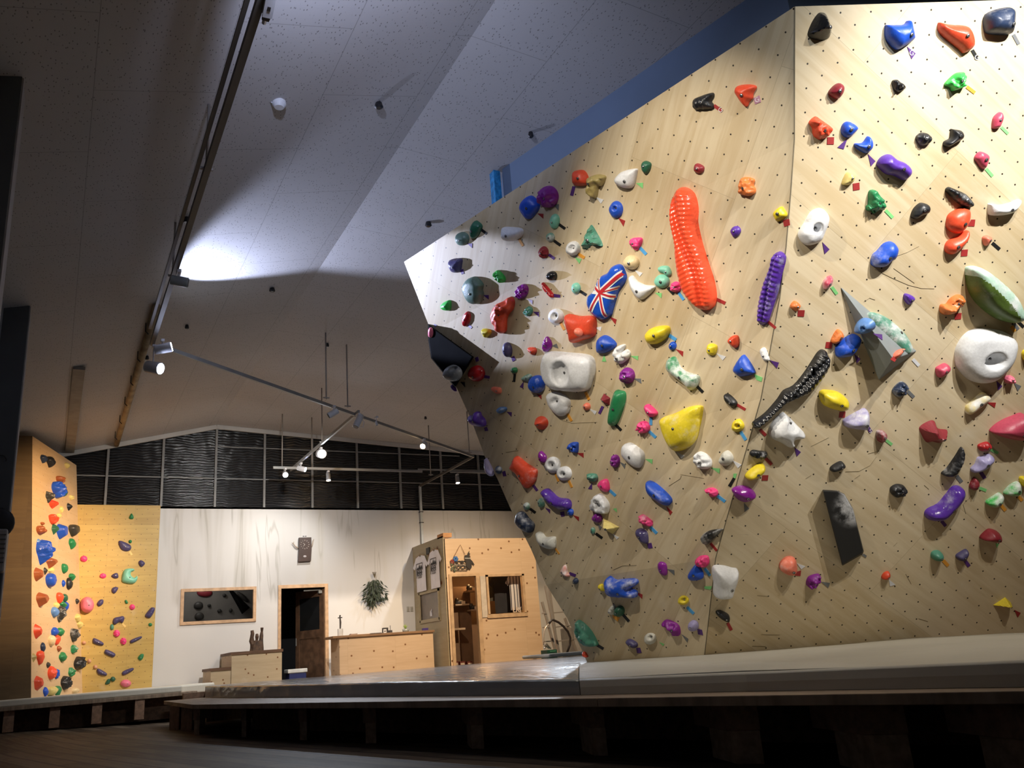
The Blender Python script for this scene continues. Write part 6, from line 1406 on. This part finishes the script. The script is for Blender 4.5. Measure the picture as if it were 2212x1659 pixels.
for a_ in range(6): fl_.ball(c_+V((.035*cos(a_*1.05), -.01, .035*sin(a_*1.05))), .028, 8, (1, .4, 1))
fl_.build('blue_flower', plain('flower_blue', (.04, .14, .38), .6), sg, smooth=True)
fl_ = MB(); c_ = kp(370, 1180)
for a_ in range(5): fl_.ball(c_+V((.025*cos(a_*1.25), -.01, .032*sin(a_*1.25))), .024, 8, (1, .4, 1))
fl_.build('red_flower', plain('flower_red', (.22, .03, .02), .6), sg, smooth=True)
fl_ = MB(); c_ = kp(400, 1420)
for a_ in range(9): fl_.ball(c_+V((.05*cos(a_*2.1)*.8, -.008, .09*sin(a_*1.7))), .026, 8, (1, .4, 1))
fl_.build('leaf_cluster', plain('flower_leaf', (.10, .12, .07), .7), sg, smooth=True)
bs_ = MB()
for (x0, y0_, x1, y1_) in ((420, 1600, 1100, 1600), (1095, 1600, 1095, 1400), (430, 1155, 1010, 1155)): bs_.bar(kp(x0, y0_), kp(x1, y1_), .008, .012)
bs_.build('sign_rails', m_sb, sg)
flat([(490, 1325), (1010, 1325), (1010, 1345), (490, 1345)], .008, 'sign_bar', plain('sign_cream', (.6, .52, .45), .6), sg)
txt('NCIK', .118, m_sb, kp(700, 1245)+V((0, -.004, 0)), (1, 0, 0), (0, 0, 1), sg, 'sign_lettering', .003, bold=.003)
txt('ROCK', .112, m_sb, kp(770, 1450)+V((0, -.004, 0)), (1, 0, 0), (0, 0, 1), sg, 'sign_lettering', .003, bold=.003)
# ---------------------------------------------------------------- on the back wall
cl_ = empty('wall_clock', atY(657, 1187, D-.03)); tag(cl_, 'tall brown wall clock with two raised arms and a small leaf on top', 'clock')
def cp(X, Y_, d=.04): return atY(340+.18083*X, 1080+.18083*Y_, D-d)
a = [cp(*q) for q in ((1690, 452), (1835, 448), (1838, 600), (1830, 730), (1680, 738), (1688, 600))]
MB().hexa([q+V((0, -.03, 0)) for q in a], [q+V((0, .03, 0)) for q in a]).build('clock_body', plain('clock_brown', (.032, .014, .011), .5, var=.2), cl_)
m_cw = plain('clock_marks', (.55, .5, .46), .6); mk = MB(); cc_ = cp(1762, 532, .075); R_ = .088
for h_ in range(12):
    an_ = h_*pi/6; p = cc_+V((R_*sin(an_), 0, R_*cos(an_))); mk.bar(p-V((sin(an_), 0, cos(an_)))*.009, p+V((sin(an_), 0, cos(an_)))*.009, .008, .006)
mk.build('hour_marks', m_cw, cl_)
hd_ = MB(); hd_.bar(cc_, cp(1758, 535, .077)+V((-.03, 0, .035)), .007, .005); hd_.bar(cc_, cc_+V((-.035, 0, -.04)), .006, .005); hd_.build('clock_hands', m_cw, cl_)
MB().ball(cp(1762, 675, .07), .034, 12, (1.15, .3, .75)).build('pendulum', plain('pendulum_grey', (.3, .27, .27), .5), cl_, smooth=True)
for pts in (((1682, 575), (1650, 555), (1625, 520), (1605, 512)), ((1838, 558), (1852, 530), (1858, 490), (1870, 470))):
    b_ = MB(); b_.tube([cp(*q) for q in pts], [.016, .013, .009, .005], 8); b_.tube([cp(*pts[2]), cp(pts[2][0]+8, pts[2][1]-22)], .005, 6); b_.build('clock_arm', plain('arm_tan', (.33, .26, .2), .6), cl_, smooth=True)
b_ = MB(); b_.ball(cp(1745, 433), .018, 8, (1.2, .4, .45)); b_.ball(cp(1772, 433), .018, 8, (1.2, .4, .45)); b_.build('clock_leaf', m_sb, cl_, smooth=True)
# dried branch bundle
sw_ = empty('hanging_branch', atY(808, 1240, D-.1)); tag(sw_, 'bundle of dark green leaves hanging upside down on the wall', 'dried plant')
def sp(X, Y_, d=.1): return atY(700+.18083*X, 1080+.18083*Y_, D-d)
st_ = MB(); top_ = sp(600, 860); random.seed(11)
for q in range(6): st_.tube([top_+V(((q-2.5)*.018, 0, .0)), sp(605, 930)], .005, 6)
st_.build('stem_bunch', plain('stem_brown', (.10, .075, .04), .8), sw_)
lv_, lfs = [], []
for q in range(420):
    r_ = random.random(); X = 605+random.gauss(0, 44)*(.45+r_); Yy = 945+r_*230+(60 if abs(X-580) < 30 else 0)*r_*1.2
    X = min(max(X, 505), 720)
    p = sp(X, Yy, .05+random.random()*.14); an_ = radians(-90)+(X-605)/110*.9+random.gauss(0, .35); l_ = random.uniform(.08, .16)
    d_ = V((cos(an_), random.uniform(-.3, .3), sin(an_))).normalized(); s__ = V((0, 1, 0)).cross(d_)  .normalized()*.014+V((0, random.uniform(-.008, .008), 0))
    k0 = len(lv_); lv_ += [p, p+d_*l_*.5+s__, p+d_*l_, p+d_*l_*.5-s__]; lfs += [(k0, k0+1, k0+2, k0+3)]
mesh('leaves', lv_, lfs, plain('leaf_dark', (.02, .032, .014), .6, var=.4, scale=15), sw_)
for i, x in enumerate((881.5, 889.5)):
    p = atY(x, 1315.5, D-.012); e_ = empty('light_switch', p); tag(e_, ('plain beige switch plate', 'beige switch plate with rocker')[i]+' on the white wall beside the shop', 'switch')
    MB().box((p.x-.032, D-.018, p.z-.055), (p.x+.032, D-.002, p.z+.055)).build('switch_plate', plain('plate_beige', (.42, .40, .35), .5), e_, bevel=.004)
    MB().box((p.x-.014, D-.022, p.z-.03), (p.x+.014, D-.018, p.z+.03)).build('rocker', plain('plate_beige2', (.36, .34, .30) if i == 0 else (.2, .19, .17), .5), e_)
# conduit on the back wall
c0, c1 = atY(907, 1050, D-.05), atY(911, 1178, D-.05)
cdt = empty('wall_conduit', c1); tag(cdt, 'grey square conduit running up the wall behind the shop', 'conduit')
MB().bar(V((c0.x, D-.05, c0.z)), V((c0.x, D-.05, 2.9)), .055, .05).build('conduit_duct', plain('conduit_grey', (.38, .40, .40), .5), cdt)
for yy in (1106, 1129): p = atY(909, yy, D-.05); MB().box((c0.x-.045, D-.085, p.z-.008), (c0.x+.045, D-.02, p.z+.008)).build('conduit_clip', m_sb, cdt)
# ladders, hose and crate behind the wall edge
m_alu = plain('aluminium', (.5, .46, .42), .35, .7, var=.05)
m_alud = plain('aluminium_dull', (.28, .25, .22), .5, .5, var=.05)
def ladder(pxs, Y0, rungs, label, mt, r=.018):
    e_ = empty('step_ladder', atY(*pxs[0][1], Y0)); tag(e_, label, 'ladder')
    for (a, b) in pxs:
        MB().bar(atY(*a, Y0), atY(*b, Y0), .03, .05).build('ladder_rail', mt, e_)
    for (a, b) in rungs: MB().bar(atY(*a, Y0), atY(*b, Y0), .05, .02).build('ladder_rung', mt, e_)
ladder([((1178, 1265), (1208, 1412)), ((1171, 1300), (1199, 1405))], 15.2, [((1171, 1325), (1180, 1325)), ((1173, 1356), (1186, 1355)), ((1176, 1386), (1192, 1385))], 'bright aluminium ladder leaning next to the shop corner', m_alu)
ladder([((1186, 1266), (1204, 1405)), ((1220, 1335), (1247, 1412))], 15.6, [((1196, 1324), (1217, 1322)), ((1199, 1355), (1232, 1351)), ((1207, 1385), (1245, 1380))], 'wide step ladder standing behind the wall edge', m_alud)
hs = MB(); hp = [atY(1150+.1025*x, 1250+.1025*y, 14.9) for x, y in ((730, 1560), (790, 1400), (800, 1250), (750, 1120), (650, 1000), (550, 920), (440, 870), (400, 880), (350, 950))]
ho = empty('vacuum_hose', hp[0]); tag(ho, 'dark hose looping over beside the ladders, its pipe end pale', 'hose')
hs.tube(hp, .022, 10).build('hose_tube', plain('hose_black', (.02, .014, .012), .5), ho, smooth=True)
hp2 = [atY(1150+.1025*x, 1250+.1025*y, 14.9) for x, y in ((350, 950), (280, 1030), (250, 1120), (240, 1250), (238, 1400))]
MB().tube(hp2, .013, 10).build('metal_pipe', plain('pipe_pale', (.7, .6, .5), .3, .6), ho, smooth=True)
p = atY(1190, 1407, 14.8); cr_ = empty('green_crate', p); tag(cr_, 'dark green crate of pale fittings beside the shop corner', 'crate')
MB().box((p.x-.11, 14.75, ZD), (p.x+.11, 15.0, p.z+.03)).build('crate_body', plain('crate_green', (.012, .06, .04), .5), cr_, bevel=.006)
MB().box((p.x-.05, 14.745, p.z-.01), (p.x+.08, 14.75, p.z+.012)).build('crate_label', plain('crate_label', (.05, .2, .12), .6), cr_)
f_ = MB(); 
for a, b in (((-.1, .1), (.02, .03)), ((-.06, .12), (.06, .02)), ((-.11, .03), (-.04, .08))): f_.bar((p.x+a[0], 14.85, p.z+.03+a[1]), (p.x+b[0], 14.9, p.z+.03+b[1]), .025, .02)
f_.build('metal_fittings', m_alu, cr_)
tag(MB().box((10.4, 16.9, .36), (10.9, 17.5, 1.1)).build('storage_box', plain('storage_grey', (.3, .28, .26), .7), bevel=.02), 'grey box on the floor behind the ladders', 'box')
# fan heater on the near column
p = atY(4, 1185, 10.66); fh = empty('wall_heater', p); tag(fh, 'pale louvred heater on the dark column at the frame edge', 'heater')
MB().box((PX-.20, 10.50, atY(8, 1235, 10.5).z), (atY(13, 1190, 10.5).x, 10.66, atY(8, 1142, 10.5).z)).build('heater_body', plain('heater_cream', (.38, .37, .34), .5), fh, bevel=.02)
for q in range(7): z_ = atY(8, 1155+q*10, 10.5).z; MB().box((PX-.19, 10.485, z_-.006), (atY(10, 1190, 10.5).x, 10.50, z_+.006)).build('louvre', plain('heater_dark', (.12, .12, .11), .5), fh)
c_ = atY(0, 1130, 10.6); c_.x -= .03
tag(MB().ball(c_, .17, 20, (1, .45, 1.0)).build('black_speaker', plain('speaker_black', (.008, .008, .008), .6), smooth=True), 'round black loudspeaker over the heater', 'speaker')
b_ = MB(); q0 = [atY(-4, 983, 10.66), atY(9, 985, 10.66), atY(14, 993, 10.66), atY(12, 997, 10.66)]; tag(b_.tube(q0, .007, 6).build('loose_cable', m_sb), 'short black cable end sticking out of the column', 'cable')
# ---------------------------------------------------------------- lighting tracks and lamps
ZT = 4.65
m_track = plain('track_grey', (.30, .30, .29), .45, .3, var=.06)
m_trackd = plain('track_brown', (.10, .085, .07), .5, .2, var=.08)
m_rod = plain('rod_grey', (.32, .29, .26), .5, .3)
m_lampw = plain('lamp_white', (.62, .62, .64), .4)
def atzT(x, y, z=ZT): return atz(x, y, z)
def track(name, pts, mat, label, rods=(), w=.035, h=.05):
    e_ = empty(name, pts[0]); tag(e_, label, 'lighting track', 'lighting tracks')
    for a, b in zip(pts, pts[1:]): MB().bar(a, b, w, h).build('track_rail', mat, e_)
    for q in rods:
        p = V(q); r_ = MB().tube([p, V((p.x, p.y, cz(p.x)-.005))], .012, 8).build('suspension_rod', m_rod, e_, smooth=True)
        MB().bar(p+V((-.05, 0, .02)), p+V((.05, 0, .02)), .02, .02).build('rod_clamp', m_rod, r_)
    return e_
X1 = .88
jn = V((X1, 10.75, ZT))
T2e = atzT(1023, 986, ZT)
track('lighting_track', [V((X1, -1.5, ZT)), V((X1, 10.75, ZT))], m_trackd, 'dark lighting track running overhead along the room', [(X1, 6.54, ZT), (X1, 8.73, ZT), (X1, 3.9, ZT), (X1, 1.2, ZT)], .05, .06)
MB_ = MB().bar(V((X1-.07, -1.5, ZT+.03)), V((X1-.07, 10.3, ZT+.03)), .03, .03)
tag(MB_.build('cable_pipe', m_trackd), 'thin conduit strapped along the dark overhead track', 'conduit')
t2a = V((.97, 10.8, ZT))
track('lighting_track', [t2a, T2e], m_track, 'long pale lighting track slanting across to the big wall', [(4.17, 15.73, ZT) if False else (atzT(704.8, 862).x, atzT(704.8, 862).y, ZT), (atzT(751, 880).x, atzT(751, 880).y, ZT), (atzT(1014, 979.5).x, atzT(1014, 979.5).y, ZT)])
t4a, t4b = atzT(775, 889), atzT(628, 1015)
track('lighting_track', [t4a, t4b], m_track, 'short pale track joining the slanting track to the cross track', [((t4a*.52+t4b*.48).x, (t4a*.52+t4b*.48).y, ZT)])
t5a, t5b, t5c, t5d = atzT(590, 1010, 4.6), atzT(912, 1018, 4.6), atzT(972, 1018, 4.6), atzT(1075, 1021, 4.6)
track('lighting_track', [t5a, t5b], m_track, 'cross lighting track in front of the dark glazing', [(atzT(604.5, 1010).x, t5a.y, 4.6), (atzT(669, 1012).x, t5a.y+.02, 4.6), ])
track('lighting_track', [t5c, t5d], m_track, 'short end piece of cross track beside the big wall')
MB().bar(t5b+V((-.1, 0, .04)), t5d+V((0, 0, .04)), .02, .03).build('track_conduit', m_track, None)
bpy.data.objects['track_conduit']['label'] = 'thin pipe linking the two cross track pieces'; bpy.data.objects['track_conduit']['category'] = 'conduit'
t3b = V((c0.x, D-.05, c0.z))
track('lighting_track', [T2e, t3b], m_trackd, 'dark conduit arm from the slanting track to the back wall', [(7.1, 16.83, 4.45)])
# old steel beam with clips
bp0, bp1 = on_ceil(338, 665), on_ceil(248, 975)
bp0 = V((.93, 11.0, cz(.93)-.06)); bp1 = V((.95, D-.1, cz(.95)-.06))
bmx = empty('steel_pipe', bp0); tag(bmx, 'rust stained pipe strapped under the ceiling with hanging clips', 'pipe')
MB().tube([bp0, bp1], .05, 12).build('pipe_body', wood('rusty', (.42, .31, .16), (.2, .13, .06), 3, 3, .6), bmx, smooth=True)
for q in range(6): yy = 11.6+q*1.15; MB().tube([(bp0.x-.07, yy, bp0.z), (bp0.x-.07, yy, bp0.z-.12), (bp0.x-.03, yy, bp0.z-.16)], .008, 6).build('pipe_clip', m_sb, bmx)
tag(MB().bar(V((.12, 13.2, cz(.12)-.03)), V((.12, D-.1, cz(.12)-.03)), .16, .05).build('ceiling_batten', plain('batten_brown', (.30, .27, .23), .8)), 'flat brown batten along the ceiling by the gable glazing', 'batten')  # flat brown strip, darker than the ceiling tiles

def kelvin(name):
    return dict(cool=(.80, .88, 1.0), blue=(.62, .70, 1.0), neutral=(1.0, .89, .73), warm=(1.0, .66, .34), amber=(1.0, .58, .24), white=(1.0, .98, .95), warm2=(1.0, .75, .48))[name]
def emis(name, col, s):
    key = 'emit_'+name
    if key in MATS: return MATS[key]
    mt, t, b = nt(key); b.inputs['Base Color'].default_value = (*col, 1); b.inputs['Emission Color'].default_value = (*col, 1); b.inputs['Emission Strength'].default_value = s
    MATS[key] = mt; return mt
def spot(loc, tgt, power, ang, col, blend=.6, size=.04):
    l = bpy.data.lights.new('spot', 'SPOT'); l.energy = power; l.spot_size = radians(ang); l.spot_blend = blend; l.color = kelvin(col); l.shadow_soft_size = size
    o = bpy.data.objects.new('spot_light', l); COL.objects.link(o); o.location = V(loc)
    o.rotation_euler = (V(tgt)-V(loc)).to_track_quat('-Z', 'Y').to_euler(); return o
def lamp(p, aim, label, L_=.15, r=.045, lit=None, es=0, stem=.08, cable=False, body=None):
    """track spot: adapter, stem, can, lens.  p hangs under the track, aim = direction of the can"""
    p = V(p); d = V(aim).normalized(); e_ = empty('track_spotlight', p); tag(e_, label, 'spotlight', 'track spotlights')
    MB().box((p.x-.02, p.y-.05, p.z+stem), (p.x+.02, p.y+.05, p.z+stem+.035)).build('adapter', m_lampw, e_)
    MB().tube([p+V((0, 0, stem)), p], .009, 8).build('stem', m_lampw, e_)
    a, b = p-d*L_*.45, p+d*L_*.55
    MB().tube([a, a+d*.01, b-d*.01, b], [r*.8, r, r*1.05, r*1.05], 18).build('lamp_can', body or m_lampw, e_, smooth=True)
    MB().tube([b, b+d*.006], [r*.9, r*.85], 18).build('lamp_lens', emis(lit, kelvin(lit), es) if lit else plain('lens_dark', (.1, .1, .1), .2), e_)
    if cable:
        q = [p+V((.02, 0, .05)), p+V((.09, 0, -.02)), p+V((.07, 0, -.12)), p+V((.01, 0, -.12))]; MB().tube(q, .006, 6).build('cable_loop', m_lampw, e_)
    return b+d*.02
def P_(x, y, z): return atz(x, y, z)
cw = V((0, -1, 0))
camd = lambda p: (CAM-V(p)).normalized()
# near overhead adapter at the frame top
e_ = empty('track_spotlight', (X1+.02, 4.85, ZT-.05)); tag(e_, 'white spotlight adapter cut by the top of the frame', 'spotlight', 'track spotlights')
pa, pb_ = P_(577, 32, ZT-.05), P_(590, -30, ZT-.05)
MB().bar(pa, pb_, .06, .05).build('adapter', m_lampw, e_); MB().bar(pa*.75+pb_*.25, pa*.6+pb_*.4, .02, .055).build('adapter_slot', m_sb, e_)
MB().bar(P_(573, 40, ZT-.05), pa, .045, .04).build('adapter_end', m_sb, e_); MB().tube([P_(570, 50, ZT-.05), P_(573, 40, ZT-.05)], .014, 8).build('adapter_plug', m_bolt, e_)
# unlit clear spot on the dark track
p = V((X1+.03, P_(383, 603, ZT-.12).y, ZT-.14)); lamp(p, (1, -.1, -.12), 'unlit grey spotlight under the dark overhead track', .17, .05, body=plain('lamp_grey', (.33, .36, .36), .4))
# two lit spots at the corner of the tracks
p = V((.98, 10.55, ZT-.13)); s1_ = lamp(p, (1, -.25, .25), 'lit spotlight at the track corner, upper of two', .2, .06, 'cool', 40)
p = V((.90, 10.7, ZT-.33)); s2_ = lamp(p, (.9, -.75, -.35), 'lit spotlight at the track corner, lower of two', .2, .075, 'blue', 40, stem=.25)
p = P_(721, 892, ZT-.17); lamp(p, (-.8, .2, -.5), 'unlit white spotlight on the slanting track', .17, .05)
p = P_(775, 908, ZT-.16); lamp(p, (-.5, -.1, -1), 'white box projector with a cable loop on the slanting track', .24, .055, cable=True)
p = P_(813, 914, ZT-.1); lamp(p, (.3, .2, -1), 'tiny white fitting on the slanting track', .07, .022)
p = P_(916, 961, ZT-.13); s3_ = lamp(p, (-.6, -.6, -.55), 'lit warm spotlight on the slanting track', .15, .055, 'warm', 45)
p = P_(693, 980, ZT-.16); s4_ = lamp(p, camd(p)+V((.25, 0, -.05)), 'very bright white spotlight on the short track', .16, .085, 'cool', 260)
p = P_(650, 1012, 4.5); s5_ = lamp(p, (.9, -.5, -.35), 'lit white spotlight aiming sideways near the track crossing', .17, .05, 'blue', 60)
p = P_(616, 1024, 4.47); s6_ = lamp(p, (-.1, -.9, -.5), 'lit white spotlight at the free end of the cross track', .12, .055, 'cool', 60)
m_can2 = plain('lamp_dull', (.25, .25, .25), .4)
p = P_(709, 1029, 4.42); s7_ = lamp(p, (0, -.15, -1), 'downward lit spotlight on the cross track', .16, .045, 'neutral', 40, body=m_can2)
p = P_(988, 1035, 4.42); s8_ = lamp(p, (0, -.15, -1), 'downward lit spotlight beside the big wall edge', .16, .045, 'neutral', 40, body=m_can2)
# smoke detector and little black sprinkler caps
p = on_ceil(603, 220); e_ = empty('smoke_detector', p); tag(e_, 'round white smoke detector on the ceiling', 'smoke detector')
MB().tube([p+V((0, 0, -.0)), p+V((0, 0, -.03)), p+V((0, 0, -.06))], [.06, .062, .04], 20).build('detector_body', m_lampw, e_, smooth=False)
MB().tube([p+V((-.07, 0, -.02)), p+V((-.06, 0, -.03))], .008, 8).build('detector_light', m_bolt, e_)
for i, (x, y, lab) in enumerate(((818, 222, 'between smoke detector and soffit'), (588, 622, 'below the bright ceiling patch'), (403, 470, 'beside the dark overhead track'), (707, 742, 'above the slanting track'), (925, 480, 'near the top edge of the big wall'), (404, 702, 'near the track corner'), (919, 900, 'near the gable glazing'), (318, 769, 'beside the rusty pipe'), (1146, 286, 'just beside the soffit wall'))):
    p = on_ceil(x, y); r_ = .042 if i in (0, 1, 2, 4) else .03
    tag(MB().tube([p, p+V((0, 0, -.045)), p+V((0, 0, -.06))], [r_*.7, r_, r_*.6], 14).build('ceiling_sensor', plain('sensor_black', (.012, .012, .014), .4)), 'small black ceiling knob '+lab, 'ceiling sensor', 'black ceiling knobs')
# ---------------------------------------------------------------- light
W = bpy.data.worlds.new('world'); SC.world = W; W.use_nodes = True
W.node_tree.nodes['Background'].inputs[0].default_value = (.05, .055, .07, 1); W.node_tree.nodes['Background'].inputs[1].default_value = .3
def tgt(x, y): return hit_wall(x, y)[0]
spot((4.4, -.3, 4.5), tgt(2100, 290), 560, 54, 'white', 1.0)
spot((3.7, .0, 4.5), tgt(1900, 1100), 210, 80, 'neutral', 1.0)
spot((2.9, .4, 4.5), tgt(1790, 90), 70, 44, 'cool', 1.0)
spot((X1+.05, 2.6, 4.5), tgt(1500, 520), 260, 44, 'neutral', .9)
spot((X1+.05, 4.4, 4.5), tgt(1420, 940), 165, 56, 'neutral', .9)
spot((X1+.05, 3.6, 4.5), (3.2, 7.2, 7.0), 150, 100, 'blue', 1.0)
spot((1.06, 8.9, 4.47), tgt(905, 640), 520, 26, 'blue', .25, .03)
spot((.98, 10.5, ZT+.05), on_ceil(610, 520), 215, 76, 'blue', .4, .02)
spot(s3_, (3.4, 18.4, 1.6), 120, 120, 'warm', .9)
spot(s7_, (3.4, 18.4, 1.0), 130, 130, 'white', .9)
spot(s8_, (7.9, 17.0, 1.0), 160, 130, 'cool', .9)
spot((3.2, 13.2, 4.55), (3.0, 18.4, 1.5), 380, 105, 'white', .9)
spot((7.9, 12.3, 4.5), (8.3, 16.7, 1.5), 560, 70, 'warm2', .8)
spot((5.0, 12.5, 4.55), (6.2, 17.2, .9), 190, 60, 'warm2', .9)
spot((2.4, 13.0, 4.5), (-.2, 17.1, 2.9), 780, 50, 'warm', .9)
spot((1.8, 15.5, 4.5), (1.1, 18.4, 1.0), 22, 60, 'warm', .9)
spot(s4_, (5.9, 9.8, .5), 300, 80, 'cool', .9)
spot((8.5, 14.6, 4.5), (5.0, 8.2, .5), 520, 56, 'cool', .9, .12)
spot(s6_, (3.4, 14, .5), 70, 80, 'cool', .8)
iw = bpy.data.lights.new('inner_room_fill', 'POINT'); iw.energy = 8; iw.color = kelvin('white'); iw.shadow_soft_size = .1  # added fill lamp without a fixture, brightens the holds behind the window
o = bpy.data.objects.new('inner_fill_light', iw); COL.objects.link(o); o.location = (2.6, D+.5, 2.95)
pl_ = bpy.data.lights.new('shop_bulb', 'POINT'); pl_.energy = 9; pl_.color = kelvin('amber'); pl_.shadow_soft_size = .04
o = bpy.data.objects.new('shop_bulb_light', pl_); COL.objects.link(o); o.location = (8.30, 17.55, 2.42)
tag(MB().ball((8.28, 17.62, 2.42), .04, 14).build('light_bulb', emis('amber', kelvin('amber'), 30), smooth=True), 'glowing warm bulb inside the shop cabin', 'bulb')
